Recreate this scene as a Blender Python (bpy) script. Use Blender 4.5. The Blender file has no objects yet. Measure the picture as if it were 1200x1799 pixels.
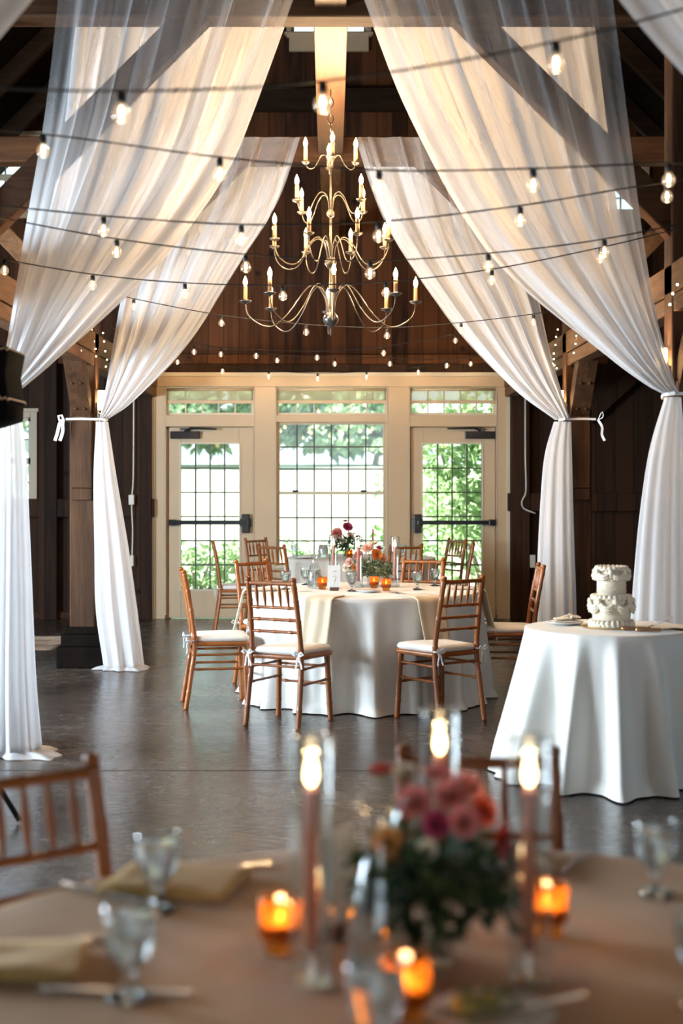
import bpy, bmesh, math, random
from mathutils import Vector, Matrix, noise
R = random.Random(7)
PI = math.pi
sc = bpy.context.scene
COL = sc.collection

# ------------------------------------------------------------------ camera
CAM_H = 1.485            # eye height, metres
F = 2500.0               # focal length in pixels of the 1200 x 1799 frame (a 50 mm lens, portrait)
VX, VY = 581.0, 852.0    # where the hall's axis vanishes
cam = bpy.data.cameras.new('camera')
cam.sensor_fit = 'VERTICAL'
cam.sensor_height = 36.0
cam.lens = F / 1799.0 * 36.0
cam.shift_x = (600 - VX) / 1799.0
cam.shift_y = -(899.5 - VY) / 1799.0
cam.clip_start = 0.05
cam.clip_end = 200
cam.dof.use_dof = True
cam.dof.focus_distance = 10.2
cam.dof.aperture_fstop = 2.15
camo = bpy.data.objects.new('camera', cam)
camo.location = (0, 0, CAM_H)
camo.rotation_euler = (PI / 2, 0, 0)
COL.objects.link(camo)
sc.camera = camo

# ------------------------------------------------------------------ view, world, sun, daylight
sc.view_settings.view_transform = 'Standard'
sc.view_settings.look = 'None'
sc.view_settings.exposure = 0.85
sc.view_settings.gamma = 1.0
sc.view_settings.use_curve_mapping = False
cy = sc.cycles
cy.use_denoising = True
cy.max_bounces = 8
cy.diffuse_bounces = 3
cy.glossy_bounces = 3
cy.transmission_bounces = 8
cy.transparent_max_bounces = 16
cy.caustics_reflective = False
cy.caustics_refractive = False
cy.sample_clamp_indirect = 4.0

world = bpy.data.worlds.new('sky')
sc.world = world
world.use_nodes = True
bg = world.node_tree.nodes['Background']
bg.inputs['Color'].default_value = (0.74, 0.90, 1.0, 1)
bg.inputs['Strength'].default_value = 1.35

def lamp(name, kind, loc, energy, color, rot=None, size=None, size_y=None, parent=None, radius=None, strength_angle=None):
    d = bpy.data.lights.new(name, kind)
    d.energy = energy
    d.color = color
    if kind == 'AREA':
        d.shape = 'RECTANGLE'
        d.size, d.size_y = size, size_y
    if radius is not None:
        d.shadow_soft_size = radius
    if kind == 'SUN':
        d.angle = strength_angle
    o = bpy.data.objects.new(name, d)
    o.location = loc
    if rot:
        o.rotation_euler = rot
    COL.objects.link(o)
    if parent:
        o.parent = parent
    return o

COOL = (0.71, 0.87, 1.0)
SUN_EL = math.radians(31)
lamp('sun', 'SUN', (-20, 13, 15), 19.0, (1.0, 0.95, 0.86), rot=(0, -(PI / 2 - SUN_EL), 0), strength_angle=0.009)
# daylight coming in through the window openings of the side walls and the open barn door behind
LEFT_WIN = [(1.0, 2.6), (3.2, 4.8), (5.4, 7.0), (7.6, 9.2)]
for (a, b), e in zip(LEFT_WIN, (5, 30, 340, 380)):
    lamp('window_daylight', 'AREA', (-5.85, (a + b) / 2, 1.75), e, COOL, rot=(0, -PI / 2, 0), size=1.6, size_y=b - a)
lamp('window_daylight', 'AREA', (5.85, 5.2, 1.75), 16, COOL, rot=(0, PI / 2, 0), size=1.6, size_y=2.0)
lamp('barn_door_daylight', 'AREA', (-0.6, -5.8, 1.9), 24, COOL, rot=(PI / 2, 0, 0), size=4.4, size_y=3.4)

def P(px, py, Y):
    """the point at depth Y seen at pixel (px, py)"""
    return Vector(((px - VX) * Y / F, Y, CAM_H - (py - VY) * Y / F))

# ------------------------------------------------------------------ mesh helpers
class MB:
    def __init__(s):
        s.v = []; s.f = []; s.uv = None
    def box(s, c, d, M=None):
        x, y, z = d[0] / 2, d[1] / 2, d[2] / 2
        n = len(s.v)
        for a in (-x, x):
            for b in (-y, y):
                for e in (-z, z):
                    p = Vector((a, b, e))
                    if M is not None: p = M @ p
                    s.v.append(p + Vector(c))
        for q in ((0, 1, 3, 2), (4, 6, 7, 5), (0, 4, 5, 1), (2, 3, 7, 6), (0, 2, 6, 4), (1, 5, 7, 3)):
            s.f.append([n + i for i in q])
        return s
    def span(s, a, b):
        a, b = Vector(a), Vector(b)
        return s.box((a + b) / 2, b - a)
    def bar(s, a, b, w, h, up=(0, 0, 1)):
        """a squared timber from a to b, w across, h along up"""
        a, b = Vector(a), Vector(b)
        d = (b - a).normalized()
        up = Vector(up)
        side = d.cross(up).normalized()
        u = side.cross(d).normalized()
        M = Matrix((side, d, u)).transposed()
        return s.box((a + b) / 2, (w, (b - a).length, h), M)
    def tube(s, pts, rad, seg=8, cap=True):
        pts = [Vector(p) for p in pts]
        if not hasattr(rad, '__len__'): rad = [rad] * len(pts)
        n0 = len(s.v)
        t = (pts[1] - pts[0]).normalized()
        ref = Vector((0, 0, 1)) if abs(t.z) < 0.9 else Vector((1, 0, 0))
        nrm = t.cross(ref).normalized()
        for i, p in enumerate(pts):
            if i == 0: t = pts[1] - pts[0]
            elif i == len(pts) - 1: t = pts[-1] - pts[-2]
            else: t = pts[i + 1] - pts[i - 1]
            if t.length < 1e-9: t = Vector((0, 0, 1))
            t.normalize()
            nrm = (nrm - t * nrm.dot(t))
            if nrm.length < 1e-6: nrm = t.orthogonal()
            nrm.normalize()
            bn = t.cross(nrm)
            for k in range(seg):
                a = 2 * PI * k / seg
                s.v.append(p + (nrm * math.cos(a) + bn * math.sin(a)) * rad[i])
        for i in range(len(pts) - 1):
            for k in range(seg):
                k2 = (k + 1) % seg
                s.f.append([n0 + i * seg + k, n0 + i * seg + k2, n0 + (i + 1) * seg + k2, n0 + (i + 1) * seg + k])
        if cap:
            s.f.append([n0 + k for k in reversed(range(seg))])
            s.f.append([n0 + (len(pts) - 1) * seg + k for k in range(seg)])
        return s
    def lathe(s, prof, c=(0, 0, 0), seg=24, fn=None):
        """prof: list of (radius, z)"""
        c = Vector(c); n0 = len(s.v)
        for r, z in prof:
            for k in range(seg):
                a = 2 * PI * k / seg
                rr = r if fn is None else fn(r, z, a)
                s.v.append(c + Vector((rr * math.cos(a), rr * math.sin(a), z)))
        for i in range(len(prof) - 1):
            for k in range(seg):
                k2 = (k + 1) % seg
                s.f.append([n0 + i * seg + k, n0 + i * seg + k2, n0 + (i + 1) * seg + k2, n0 + (i + 1) * seg + k])
        return s
    def ball(s, c, r, seg=12, rings=8, sc3=(1, 1, 1)):
        c = Vector(c); n0 = len(s.v)
        for i in range(rings + 1):
            th = PI * i / rings
            rr = max(math.sin(th), 1e-4) * r
            for k in range(seg):
                a = 2 * PI * k / seg
                s.v.append(c + Vector((rr * math.cos(a) * sc3[0], rr * math.sin(a) * sc3[1], -math.cos(th) * r * sc3[2])))
        for i in range(rings):
            for k in range(seg):
                k2 = (k + 1) % seg
                s.f.append([n0 + i * seg + k, n0 + i * seg + k2, n0 + (i + 1) * seg + k2, n0 + (i + 1) * seg + k])
        return s
    def grid(s, rows, close=False):
        """rows: list of equal-length lists of points"""
        n0 = len(s.v); m = len(rows[0])
        for r in rows:
            s.v.extend(Vector(p) for p in r)
        for i in range(len(rows) - 1):
            for k in range(m if close else m - 1):
                k2 = (k + 1) % m
                s.f.append([n0 + i * m + k, n0 + i * m + k2, n0 + (i + 1) * m + k2, n0 + (i + 1) * m + k])
        return s
    def leaf(s, p, d, nrm, L, W):
        """a small folded leaf from p along d"""
        d = Vector(d).normalized(); nrm = Vector(nrm)
        side = d.cross(nrm)
        if side.length < 1e-5: side = d.orthogonal()
        side.normalize(); up = side.cross(d)
        n = len(s.v); p = Vector(p)
        s.v += [p, p + d * L * .45 + side * W + up * W * .35, p + d * L, p + d * L * .45 - side * W + up * W * .35, p + d * L * .5]
        s.f += [[n, n + 1, n + 4], [n + 1, n + 2, n + 4], [n + 2, n + 3, n + 4], [n + 3, n, n + 4]]
        return s
    def build(s, name, m, parent=None, smooth=False, bevel=0, loc=None, uvs=None, solid=0, sub=0):
        me = bpy.data.meshes.new(name)
        me.from_pydata([tuple(p) for p in s.v], [], s.f)
        if uvs is not None:
            lay = me.uv_layers.new(name='UVMap')
            for lp in me.loops:
                lay.data[lp.index].uv = uvs[lp.vertex_index]
        me.validate()
        me.update()
        bm = bmesh.new(); bm.from_mesh(me)
        bmesh.ops.recalc_face_normals(bm, faces=bm.faces)
        bm.to_mesh(me); bm.free()
        me.materials.append(m)
        if smooth:
            me.polygons.foreach_set('use_smooth', [True] * len(me.polygons))
        o = bpy.data.objects.new(name, me)
        COL.objects.link(o)
        if parent: o.parent = parent
        if loc is not None: o.location = loc
        if bevel:
            b = o.modifiers.new('bevel', 'BEVEL'); b.width = bevel; b.segments = 2; b.limit_method = 'ANGLE'
        if solid:
            b = o.modifiers.new('thick', 'SOLIDIFY'); b.thickness = solid; b.offset = 0
        if sub:
            b = o.modifiers.new('sub', 'SUBSURF'); b.levels = sub; b.render_levels = sub
        return o

def thing(name, label, cat, loc=(0, 0, 0), rz=0, group=None):
    o = bpy.data.objects.new(name, None)
    o.empty_display_size = 0.1
    COL.objects.link(o)
    o.location = loc; o.rotation_euler = (0, 0, rz)
    o['label'] = label; o['category'] = cat
    if group: o['group'] = group
    return o
def tag(o, label, cat, group=None, kind=None):
    o['label'] = label; o['category'] = cat
    if group: o['group'] = group
    if kind: o['kind'] = kind
    return o
def struct(o, label=None, cat=None):
    o['kind'] = 'structure'
    if label: o['label'] = label
    if cat: o['category'] = cat
    return o
def kids(o):
    return [c for c in bpy.data.objects if c.parent == o]
KIDS = {}
def copy_tree(o, parent=None):
    if o.name not in KIDS:
        KIDS[o.name] = [c.name for c in kids(o)]
    c = o.copy(); COL.objects.link(c); c.parent = parent
    for ch in KIDS[o.name]:
        copy_tree(bpy.data.objects[ch], c)
    return c
def placed(proto, used, label, loc, rz=0, group=None):
    """the first call moves the prototype itself, later calls copy it"""
    o = proto if not used else copy_tree(proto)
    used.append(o)
    o.location = loc; o.rotation_euler = (0, 0, rz); o['label'] = label
    if group: o['group'] = group
    return o

def spline(pts, n):
    """Catmull-Rom through pts, n samples even in chord length"""
    pts = [Vector(p) for p in pts]
    Q = [pts[0] * 2 - pts[1]] + pts + [pts[-1] * 2 - pts[-2]]
    dense = []
    for i in range(1, len(Q) - 2):
        p0, p1, p2, p3 = Q[i - 1], Q[i], Q[i + 1], Q[i + 2]
        for k in range(20):
            t = k / 20
            dense.append(0.5 * ((2 * p1) + (p2 - p0) * t + (2 * p0 - 5 * p1 + 4 * p2 - p3) * t * t + (3 * p1 - p0 - 3 * p2 + p3) * t ** 3))
    dense.append(pts[-1].copy())
    L = [0]
    for a, b in zip(dense, dense[1:]): L.append(L[-1] + (b - a).length)
    out = []; j = 0
    for k in range(n):
        t = L[-1] * k / (n - 1)
        while j < len(L) - 2 and L[j + 1] < t: j += 1
        seg = L[j + 1] - L[j]
        out.append(dense[j].lerp(dense[j + 1], (t - L[j]) / seg if seg > 1e-9 else 0))
    return out

# ------------------------------------------------------------------ materials
def new_mat(name):
    m = bpy.data.materials.new(name); m.use_nodes = True
    nt = m.node_tree; nt.nodes.clear()
    out = nt.nodes.new('ShaderNodeOutputMaterial')
    return m, nt, out
def N(nt, typ, **kw):
    n = nt.nodes.new('ShaderNode' + typ)
    for k, v in kw.items():
        if k in n.inputs: n.inputs[k].default_value = v
        else: setattr(n, k, v)
    return n
def L(nt, a, b): nt.links.new(a, b)
def c4(c): return (c[0], c[1], c[2], 1)
def ramp(nt, src, stops):
    r = nt.nodes.new('ShaderNodeValToRGB')
    e = r.color_ramp.elements
    while len(e) < len(stops): e.new(0.5)
    for i, (p, c) in enumerate(stops):
        e[i].position = p; e[i].color = c4(c)
    L(nt, src, r.inputs['Fac'])
    return r

def principled(name, color, rough=0.5, metal=0.0, noise_scale=0, noise_amt=0.15, bump=0, spec=None, stretch=None, sheen=0, coat=0):
    m, nt, out = new_mat(name)
    b = N(nt, 'BsdfPrincipled')
    b.inputs['Base Color'].default_value = c4(color)
    b.inputs['Roughness'].default_value = rough
    b.inputs['Metallic'].default_value = metal
    if spec is not None: b.inputs['Specular IOR Level'].default_value = spec
    if sheen: b.inputs['Sheen Weight'].default_value = sheen
    if coat: b.inputs['Coat Weight'].default_value = coat; b.inputs['Coat Roughness'].default_value = 0.15
    if noise_scale:
        tc = N(nt, 'TexCoord'); mp = N(nt, 'Mapping')
        if stretch: mp.inputs['Scale'].default_value = stretch
        L(nt, tc.outputs['Object'], mp.inputs['Vector'])
        n = N(nt, 'TexNoise', Scale=noise_scale, Detail=6.0)
        L(nt, mp.outputs['Vector'], n.inputs['Vector'])
        lo = [c * (1 - noise_amt) for c in color]; hi = [min(1, c * (1 + noise_amt)) for c in color]
        r = ramp(nt, n.outputs['Fac'], [(0.3, lo), (0.7, hi)])
        L(nt, r.outputs['Color'], b.inputs['Base Color'])
        if bump:
            bp = N(nt, 'Bump', Strength=bump, Distance=0.01)
            L(nt, n.outputs['Fac'], bp.inputs['Height'])
            L(nt, bp.outputs['Normal'], b.inputs['Normal'])
    L(nt, b.outputs['BSDF'], out.inputs['Surface'])
    return m

def timber(name, dark, light, rough=0.65, axis='Z', knots=True):
    """old sawn timber, grain along one object axis"""
    m, nt, out = new_mat(name)
    b = N(nt, 'BsdfPrincipled', Roughness=rough); b.inputs['Specular IOR Level'].default_value = 0.15 if rough > .5 else 0.5
    tc = N(nt, 'TexCoord'); mp = N(nt, 'Mapping')
    mp.inputs['Scale'].default_value = {'Z': (9, 9, 0.7), 'X': (0.7, 9, 9), 'Y': (9, 0.7, 9)}[axis]
    L(nt, tc.outputs['Object'], mp.inputs['Vector'])
    n1 = N(nt, 'TexNoise', Scale=2.0, Detail=9.0, Roughness=0.65, Distortion=0.6)
    L(nt, mp.outputs['Vector'], n1.inputs['Vector'])
    n2 = N(nt, 'TexNoise', Scale=2.6, Detail=3.0)
    L(nt, tc.outputs['Object'], n2.inputs['Vector'])
    mix = N(nt, 'Mix', data_type='FLOAT'); mix.inputs['Factor'].default_value = 0.35
    L(nt, n1.outputs['Fac'], mix.inputs[2]); L(nt, n2.outputs['Fac'], mix.inputs[3])
    mid = [(a + c) / 2 for a, c in zip(dark, light)]
    r = ramp(nt, mix.outputs[0], [(0.3, dark), (0.5, mid), (0.68, light)])
    L(nt, r.outputs['Color'], b.inputs['Base Color'])
    bp = N(nt, 'Bump', Strength=0.5, Distance=0.012)
    L(nt, n1.outputs['Fac'], bp.inputs['Height']); L(nt, bp.outputs['Normal'], b.inputs['Normal'])
    L(nt, b.outputs['BSDF'], out.inputs['Surface'])
    return m

def boards(name, dark, light, width=0.21, axis='X', rough=0.7):
    """vertical barn boards: every board its own tone, dark seams, knots"""
    m, nt, out = new_mat(name)
    b = N(nt, 'BsdfPrincipled', Roughness=rough); b.inputs['Specular IOR Level'].default_value = 0.2
    tc = N(nt, 'TexCoord'); sp = N(nt, 'SeparateXYZ')
    L(nt, tc.outputs['Object'], sp.inputs[0])
    d = N(nt, 'Math', operation='DIVIDE'); L(nt, sp.outputs[axis], d.inputs[0]); d.inputs[1].default_value = width
    fl = N(nt, 'Math', operation='FLOOR'); L(nt, d.outputs[0], fl.inputs[0])
    fr = N(nt, 'Math', operation='FRACT'); L(nt, d.outputs[0], fr.inputs[0])
    wn = N(nt, 'TexWhiteNoise', noise_dimensions='1D'); L(nt, fl.outputs[0], wn.inputs['W'])
    off = N(nt, 'Math', operation='MULTIPLY'); L(nt, fl.outputs[0], off.inputs[0]); off.inputs[1].default_value = 7.31
    cb = N(nt, 'CombineXYZ'); 
    sx = N(nt, 'Math', operation='MULTIPLY'); L(nt, sp.outputs[axis], sx.inputs[0]); sx.inputs[1].default_value = 14
    sz = N(nt, 'Math', operation='MULTIPLY'); L(nt, sp.outputs['Z'], sz.inputs[0]); sz.inputs[1].default_value = 1.1
    L(nt, sx.outputs[0], cb.inputs[0]); L(nt, off.outputs[0], cb.inputs[1]); L(nt, sz.outputs[0], cb.inputs[2])
    n1 = N(nt, 'TexNoise', Scale=1.0, Detail=8.0, Distortion=0.8); L(nt, cb.outputs[0], n1.inputs['Vector'])
    vo = N(nt, 'TexVoronoi', Scale=2.3); L(nt, tc.outputs['Object'], vo.inputs['Vector'])
    kn = N(nt, 'MapRange'); kn.inputs['From Min'].default_value = 0.03; kn.inputs['From Max'].default_value = 0.11
    L(nt, vo.outputs['Distance'], kn.inputs['Value'])
    a1 = N(nt, 'Math', operation='MULTIPLY'); L(nt, wn.outputs['Value'], a1.inputs[0]); a1.inputs[1].default_value = 0.55
    a2 = N(nt, 'Math', operation='ADD'); L(nt, a1.outputs[0], a2.inputs[0]); L(nt, n1.outputs['Fac'], a2.inputs[1])
    r = ramp(nt, a2.outputs[0], [(0.35, dark), (0.95, light)])
    # seams and knots
    s1 = N(nt, 'Math', operation='GREATER_THAN'); L(nt, fr.outputs[0], s1.inputs[0]); s1.inputs[1].default_value = 0.035
    mul = N(nt, 'Math', operation='MULTIPLY'); L(nt, s1.outputs[0], mul.inputs[0]); L(nt, kn.outputs[0], mul.inputs[1])
    mx = N(nt, 'Mix', data_type='RGBA'); L(nt, mul.outputs[0], mx.inputs['Factor'])
    mx.inputs[6].default_value = c4([c * 0.25 for c in dark]); L(nt, r.outputs['Color'], mx.inputs[7])
    L(nt, mx.outputs[2], b.inputs['Base Color'])
    bp = N(nt, 'Bump', Strength=0.4, Distance=0.01); L(nt, mul.outputs[0], bp.inputs['Height']); L(nt, bp.outputs['Normal'], b.inputs['Normal'])
    L(nt, b.outputs['BSDF'], out.inputs['Surface'])
    return m

def emit(name, color, strength, sample=False):
    m, nt, out = new_mat(name)
    e = N(nt, 'Emission', Strength=strength); e.inputs['Color'].default_value = c4(color)
    L(nt, e.outputs[0], out.inputs['Surface'])
    if not sample: m.cycles.emission_sampling = 'NONE'
    return m

def thin_glass(name, tint=(1, 1, 1), gloss=0.9, rough=0.02, ior=1.5, base=0.04):
    """glass whose wall is so thin that it only reflects and tints"""
    m, nt, out = new_mat(name)
    t = N(nt, 'BsdfTransparent'); t.inputs['Color'].default_value = c4(tint)
    g = N(nt, 'BsdfGlossy', Roughness=rough); g.inputs['Color'].default_value = (gloss, gloss, gloss, 1)
    fr = N(nt, 'Fresnel')
    ge = N(nt, 'NewGeometry'); mr = N(nt, 'MapRange')      # the wall is thin: both faces reflect like the outside of glass
    mr.inputs['To Min'].default_value = ior; mr.inputs['To Max'].default_value = 1 / ior
    L(nt, ge.outputs['Backfacing'], mr.inputs['Value']); L(nt, mr.outputs[0], fr.inputs['IOR'])
    ad = N(nt, 'Math', operation='ADD'); L(nt, fr.outputs[0], ad.inputs[0]); ad.inputs[1].default_value = base - 0.04
    mx = N(nt, 'MixShader'); L(nt, ad.outputs[0], mx.inputs[0]); L(nt, t.outputs[0], mx.inputs[1]); L(nt, g.outputs[0], mx.inputs[2])
    L(nt, mx.outputs[0], out.inputs['Surface'])
    return m

def solid_glass(name, tint=(1, 1, 1), ior=1.45, rough=0.0):
    m, nt, out = new_mat(name)
    g = N(nt, 'BsdfGlass', Roughness=rough, IOR=ior); g.inputs['Color'].default_value = c4(tint)
    L(nt, g.outputs[0], out.inputs['Surface'])
    return m

def cloth(name, color, rough=0.9, weave=900, trans=0.0):
    m, nt, out = new_mat(name)
    b = N(nt, 'BsdfPrincipled', Roughness=rough); b.inputs['Base Color'].default_value = c4(color)
    b.inputs['Sheen Weight'].default_value = 0.15; b.inputs['Specular IOR Level'].default_value = 0.25
    tc = N(nt, 'TexCoord')
    n = N(nt, 'TexNoise', Scale=6.0, Detail=4.0); L(nt, tc.outputs['Object'], n.inputs['Vector'])
    r = ramp(nt, n.outputs['Fac'], [(0.3, [c * 0.94 for c in color]), (0.7, color)])
    L(nt, r.outputs['Color'], b.inputs['Base Color'])
    bp = N(nt, 'Bump', Strength=0.25, Distance=0.02); L(nt, n.outputs['Fac'], bp.inputs['Height']); L(nt, bp.outputs['Normal'], b.inputs['Normal'])
    if trans:
        t = N(nt, 'BsdfTranslucent'); L(nt, r.outputs['Color'], t.inputs['Color'])
        mx = N(nt, 'MixShader'); mx.inputs[0].default_value = trans
        L(nt, b.outputs[0], mx.inputs[1]); L(nt, t.outputs[0], mx.inputs[2]); L(nt, mx.outputs[0], out.inputs['Surface'])
    else:
        L(nt, b.outputs['BSDF'], out.inputs['Surface'])
    return m

def sheer(name, color=(0.86, 0.86, 0.88), cover=0.25, spread=0.15, gather=0.80):
    """white voile: part of the light goes straight through the weave; the cloth is gathered more densely in some stripes"""
    m, nt, out = new_mat(name)
    d = N(nt, 'BsdfDiffuse'); d.inputs['Color'].default_value = c4(color)
    t = N(nt, 'BsdfTranslucent'); t.inputs['Color'].default_value = c4(color)
    mx = N(nt, 'MixShader'); mx.inputs[0].default_value = 0.45
    L(nt, d.outputs[0], mx.inputs[1]); L(nt, t.outputs[0], mx.inputs[2])
    tr = N(nt, 'BsdfTransparent')
    uv = N(nt, 'UVMap'); sp = N(nt, 'SeparateXYZ'); L(nt, uv.outputs[0], sp.inputs[0])
    cb = N(nt, 'CombineXYZ')
    s1 = N(nt, 'Math', operation='MULTIPLY'); L(nt, sp.outputs['X'], s1.inputs[0]); s1.inputs[1].default_value = 19
    s2 = N(nt, 'Math', operation='MULTIPLY'); L(nt, sp.outputs['Y'], s2.inputs[0]); s2.inputs[1].default_value = 1.3
    L(nt, s1.outputs[0], cb.inputs[0]); L(nt, s2.outputs[0], cb.inputs[1])
    n = N(nt, 'TexNoise', Scale=1.0, Detail=2.0, Roughness=0.5); L(nt, cb.outputs[0], n.inputs['Vector'])
    mr = N(nt, 'MapRange'); mr.inputs['From Min'].default_value = 0.3; mr.inputs['From Max'].default_value = 0.7
    mr.inputs['To Min'].default_value = max(0, cover - spread); mr.inputs['To Max'].default_value = min(1, cover + spread)
    L(nt, n.outputs['Fac'], mr.inputs['Value'])
    # gathers into a denser bundle towards the tie (v = 1)
    gx = N(nt, 'MapRange'); gx.inputs['From Min'].default_value = 0.25; gx.inputs['From Max'].default_value = 1.0
    gx.inputs['To Min'].default_value = 0.0; gx.inputs['To Max'].default_value = gather
    L(nt, sp.outputs['Y'], gx.inputs['Value'])
    ad = N(nt, 'Math', operation='ADD', use_clamp=True); L(nt, mr.outputs[0], ad.inputs[0]); L(nt, gx.outputs[0], ad.inputs[1])
    m2 = N(nt, 'MixShader'); L(nt, ad.outputs[0], m2.inputs[0]); L(nt, tr.outputs[0], m2.inputs[1]); L(nt, mx.outputs[0], m2.inputs[2])
    L(nt, m2.outputs[0], out.inputs['Surface'])
    return m

def leafmat(name, a, b_, trans=0.35):
    m, nt, out = new_mat(name)
    tc = N(nt, 'TexCoord'); n = N(nt, 'TexNoise', Scale=9.0, Detail=2.0); L(nt, tc.outputs['Object'], n.inputs['Vector'])
    r = ramp(nt, n.outputs['Fac'], [(0.35, a), (0.65, b_)])
    d = N(nt, 'BsdfPrincipled', Roughness=0.55); L(nt, r.outputs['Color'], d.inputs['Base Color'])
    t = N(nt, 'BsdfTranslucent'); L(nt, r.outputs['Color'], t.inputs['Color'])
    mx = N(nt, 'MixShader'); mx.inputs[0].default_value = trans
    L(nt, d.outputs[0], mx.inputs[1]); L(nt, t.outputs[0], mx.inputs[2]); L(nt, mx.outputs[0], out.inputs['Surface'])
    return m

M = {}
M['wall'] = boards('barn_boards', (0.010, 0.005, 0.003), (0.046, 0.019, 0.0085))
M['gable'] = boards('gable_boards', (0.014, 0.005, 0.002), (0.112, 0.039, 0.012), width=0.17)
M['side'] = boards('side_boards', (0.022, 0.011, 0.007), (0.07, 0.035, 0.018), axis='Y')
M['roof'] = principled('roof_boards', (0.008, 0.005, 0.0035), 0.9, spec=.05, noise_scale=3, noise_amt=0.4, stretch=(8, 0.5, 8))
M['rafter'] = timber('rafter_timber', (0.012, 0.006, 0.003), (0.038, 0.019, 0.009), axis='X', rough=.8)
M['post'] = timber('post_timber', (0.024, 0.011, 0.006), (0.100, 0.047, 0.022), axis='Z')
M['beam_x'] = timber('beam_timber', (0.022, 0.009, 0.004), (0.092, 0.041, 0.017), axis='X')
M['beam_y'] = timber('girt_timber', (0.055, 0.025, 0.011), (0.21, 0.105, 0.048), axis='Y')
M['ridge'] = timber('centre_beam_timber', (0.050, 0.020, 0.007), (0.125, 0.058, 0.021), rough=0.5, axis='Y')
M['plinth'] = principled('plinth_paint', (0.007, 0.005, 0.004), 0.9, spec=.04, noise_scale=8, noise_amt=0.3)
M['cream'] = principled('cream_paint', (0.56, 0.42, 0.27), 0.45, noise_scale=2.5, noise_amt=0.04)
M['sash'] = principled('sash_paint', (0.60, 0.53, 0.40), 0.45)
M['muntin'] = principled('muntin_paint', (0.055, 0.065, 0.045), 0.5)
M['black'] = principled('black_enamel', (0.012, 0.013, 0.014), 0.35)
M['closer'] = principled('door_closer_metal', (0.02, 0.022, 0.026), 0.22, metal=0.3)
M['pane'] = thin_glass('window_pane', (0.97, 1.0, 0.98), base=0.04)
M['blind'] = cloth('blind_weave', (0.56, 0.50, 0.36), trans=0.5)
def open_weave(m, gap):
    nt = m.node_tree; out = nt.nodes['Material Output']; src = out.inputs['Surface'].links[0].from_socket
    t = N(nt, 'BsdfTransparent'); x = N(nt, 'MixShader'); x.inputs[0].default_value = gap
    L(nt, src, x.inputs[1]); L(nt, t.outputs[0], x.inputs[2]); L(nt, x.outputs[0], out.inputs['Surface'])
open_weave(M['blind'], 0.45)
M['white_plastic'] = principled('white_plastic', (0.75, 0.73, 0.66), 0.4)
M['sheer'] = sheer('white_voile')
M['sheer_back'] = sheer('white_voile_rear', cover=0.90, spread=.03, gather=.1)
M['sheer_drop'] = sheer('white_voile_hanging', cover=0.72, spread=.12, gather=.4)
M['ribbon'] = cloth('white_ribbon', (0.82, 0.82, 0.82))
M['linen'] = cloth('white_table_linen', (0.82, 0.79, 0.74))
M['linen_dimmed'] = cloth('dim_tinted_table_linen', (0.50, 0.295, 0.145))  # tan puts dim warm light into the colour of a likely white cloth
M['napkin'] = cloth('cream_napkin', (0.74, 0.62, 0.45))
M['napkin_gold'] = cloth('butter_napkin', (0.62, 0.38, 0.13))
M['cushion'] = cloth('ivory_cushion', (0.78, 0.74, 0.69))
M['chair'] = timber('fruitwood', (0.16, 0.038, 0.006), (0.40, 0.128, 0.026), rough=0.28, axis='Z')
M['iron'] = principled('aged_metal', (0.11, 0.092, 0.072), 0.36, metal=0.9, noise_scale=20, noise_amt=0.3)
M['iron_dark'] = principled('dark_pewter', (0.10, 0.10, 0.105), 0.3, metal=0.8)
M['sleeve'] = principled('candle_sleeve', (0.46, 0.27, 0.12), 0.6)
M['flame_bulb'] = emit('lit_flame_bulb', (1.0, 0.76, 0.42), 14)
M['filament'] = emit('lit_filament', (1.0, 0.84, 0.60), 16)
M['led'] = emit('lit_led', (1.0, 0.82, 0.5), 8)
M['flame'] = emit('candle_flame', (1.0, 0.66, 0.30), 11)
M['globe'] = thin_glass('bulb_glass', (1, 0.95, 0.86), base=0.07)
def glow(m, color, strength):
    nt = m.node_tree; out = nt.nodes['Material Output']; src = out.inputs['Surface'].links[0].from_socket
    e = N(nt, 'Emission', Strength=strength); e.inputs['Color'].default_value = c4(color)
    a = N(nt, 'AddShader'); L(nt, src, a.inputs[0]); L(nt, e.outputs[0], a.inputs[1]); L(nt, a.outputs[0], out.inputs['Surface'])
    m.cycles.emission_sampling = 'NONE'
glow(M['globe'], (1.0, 0.66, 0.36), 0.13)      # the lit bulb's own glass glows
M['cord'] = principled('black_cord', (0.010, 0.009, 0.009), 0.6)
M['wax'] = principled('dusty_rose_wax', (0.58, 0.23, 0.15), 0.5)
M['wax'].node_tree.nodes['Principled BSDF'].inputs['Subsurface Weight'].default_value = 0.2
M['wax_ivory'] = principled('ivory_wax', (0.80, 0.62, 0.40), 0.5)
M['hurricane'] = thin_glass('hurricane_glass', (0.975, 0.985, 0.98), base=0.085)
M['amber'] = thin_glass('amber_glass', (0.95, 0.62, 0.24), base=0.07, rough=0.05)
def tinted_body(m, color, f):
    nt = m.node_tree; out = nt.nodes['Material Output']; src = out.inputs['Surface'].links[0].from_socket
    t = N(nt, 'BsdfTranslucent'); t.inputs['Color'].default_value = c4(color); x = N(nt, 'MixShader'); x.inputs[0].default_value = f
    L(nt, src, x.inputs[1]); L(nt, t.outputs[0], x.inputs[2]); L(nt, x.outputs[0], out.inputs['Surface'])
tinted_body(M['amber'], (0.72, 0.29, 0.07), 0.30)
M['clear'] = thin_glass('clear_glass', (0.97, 0.985, 0.985), base=0.07)
M['crystal'] = solid_glass('solid_glass', (0.97, 0.99, 0.99), 1.45)
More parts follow.
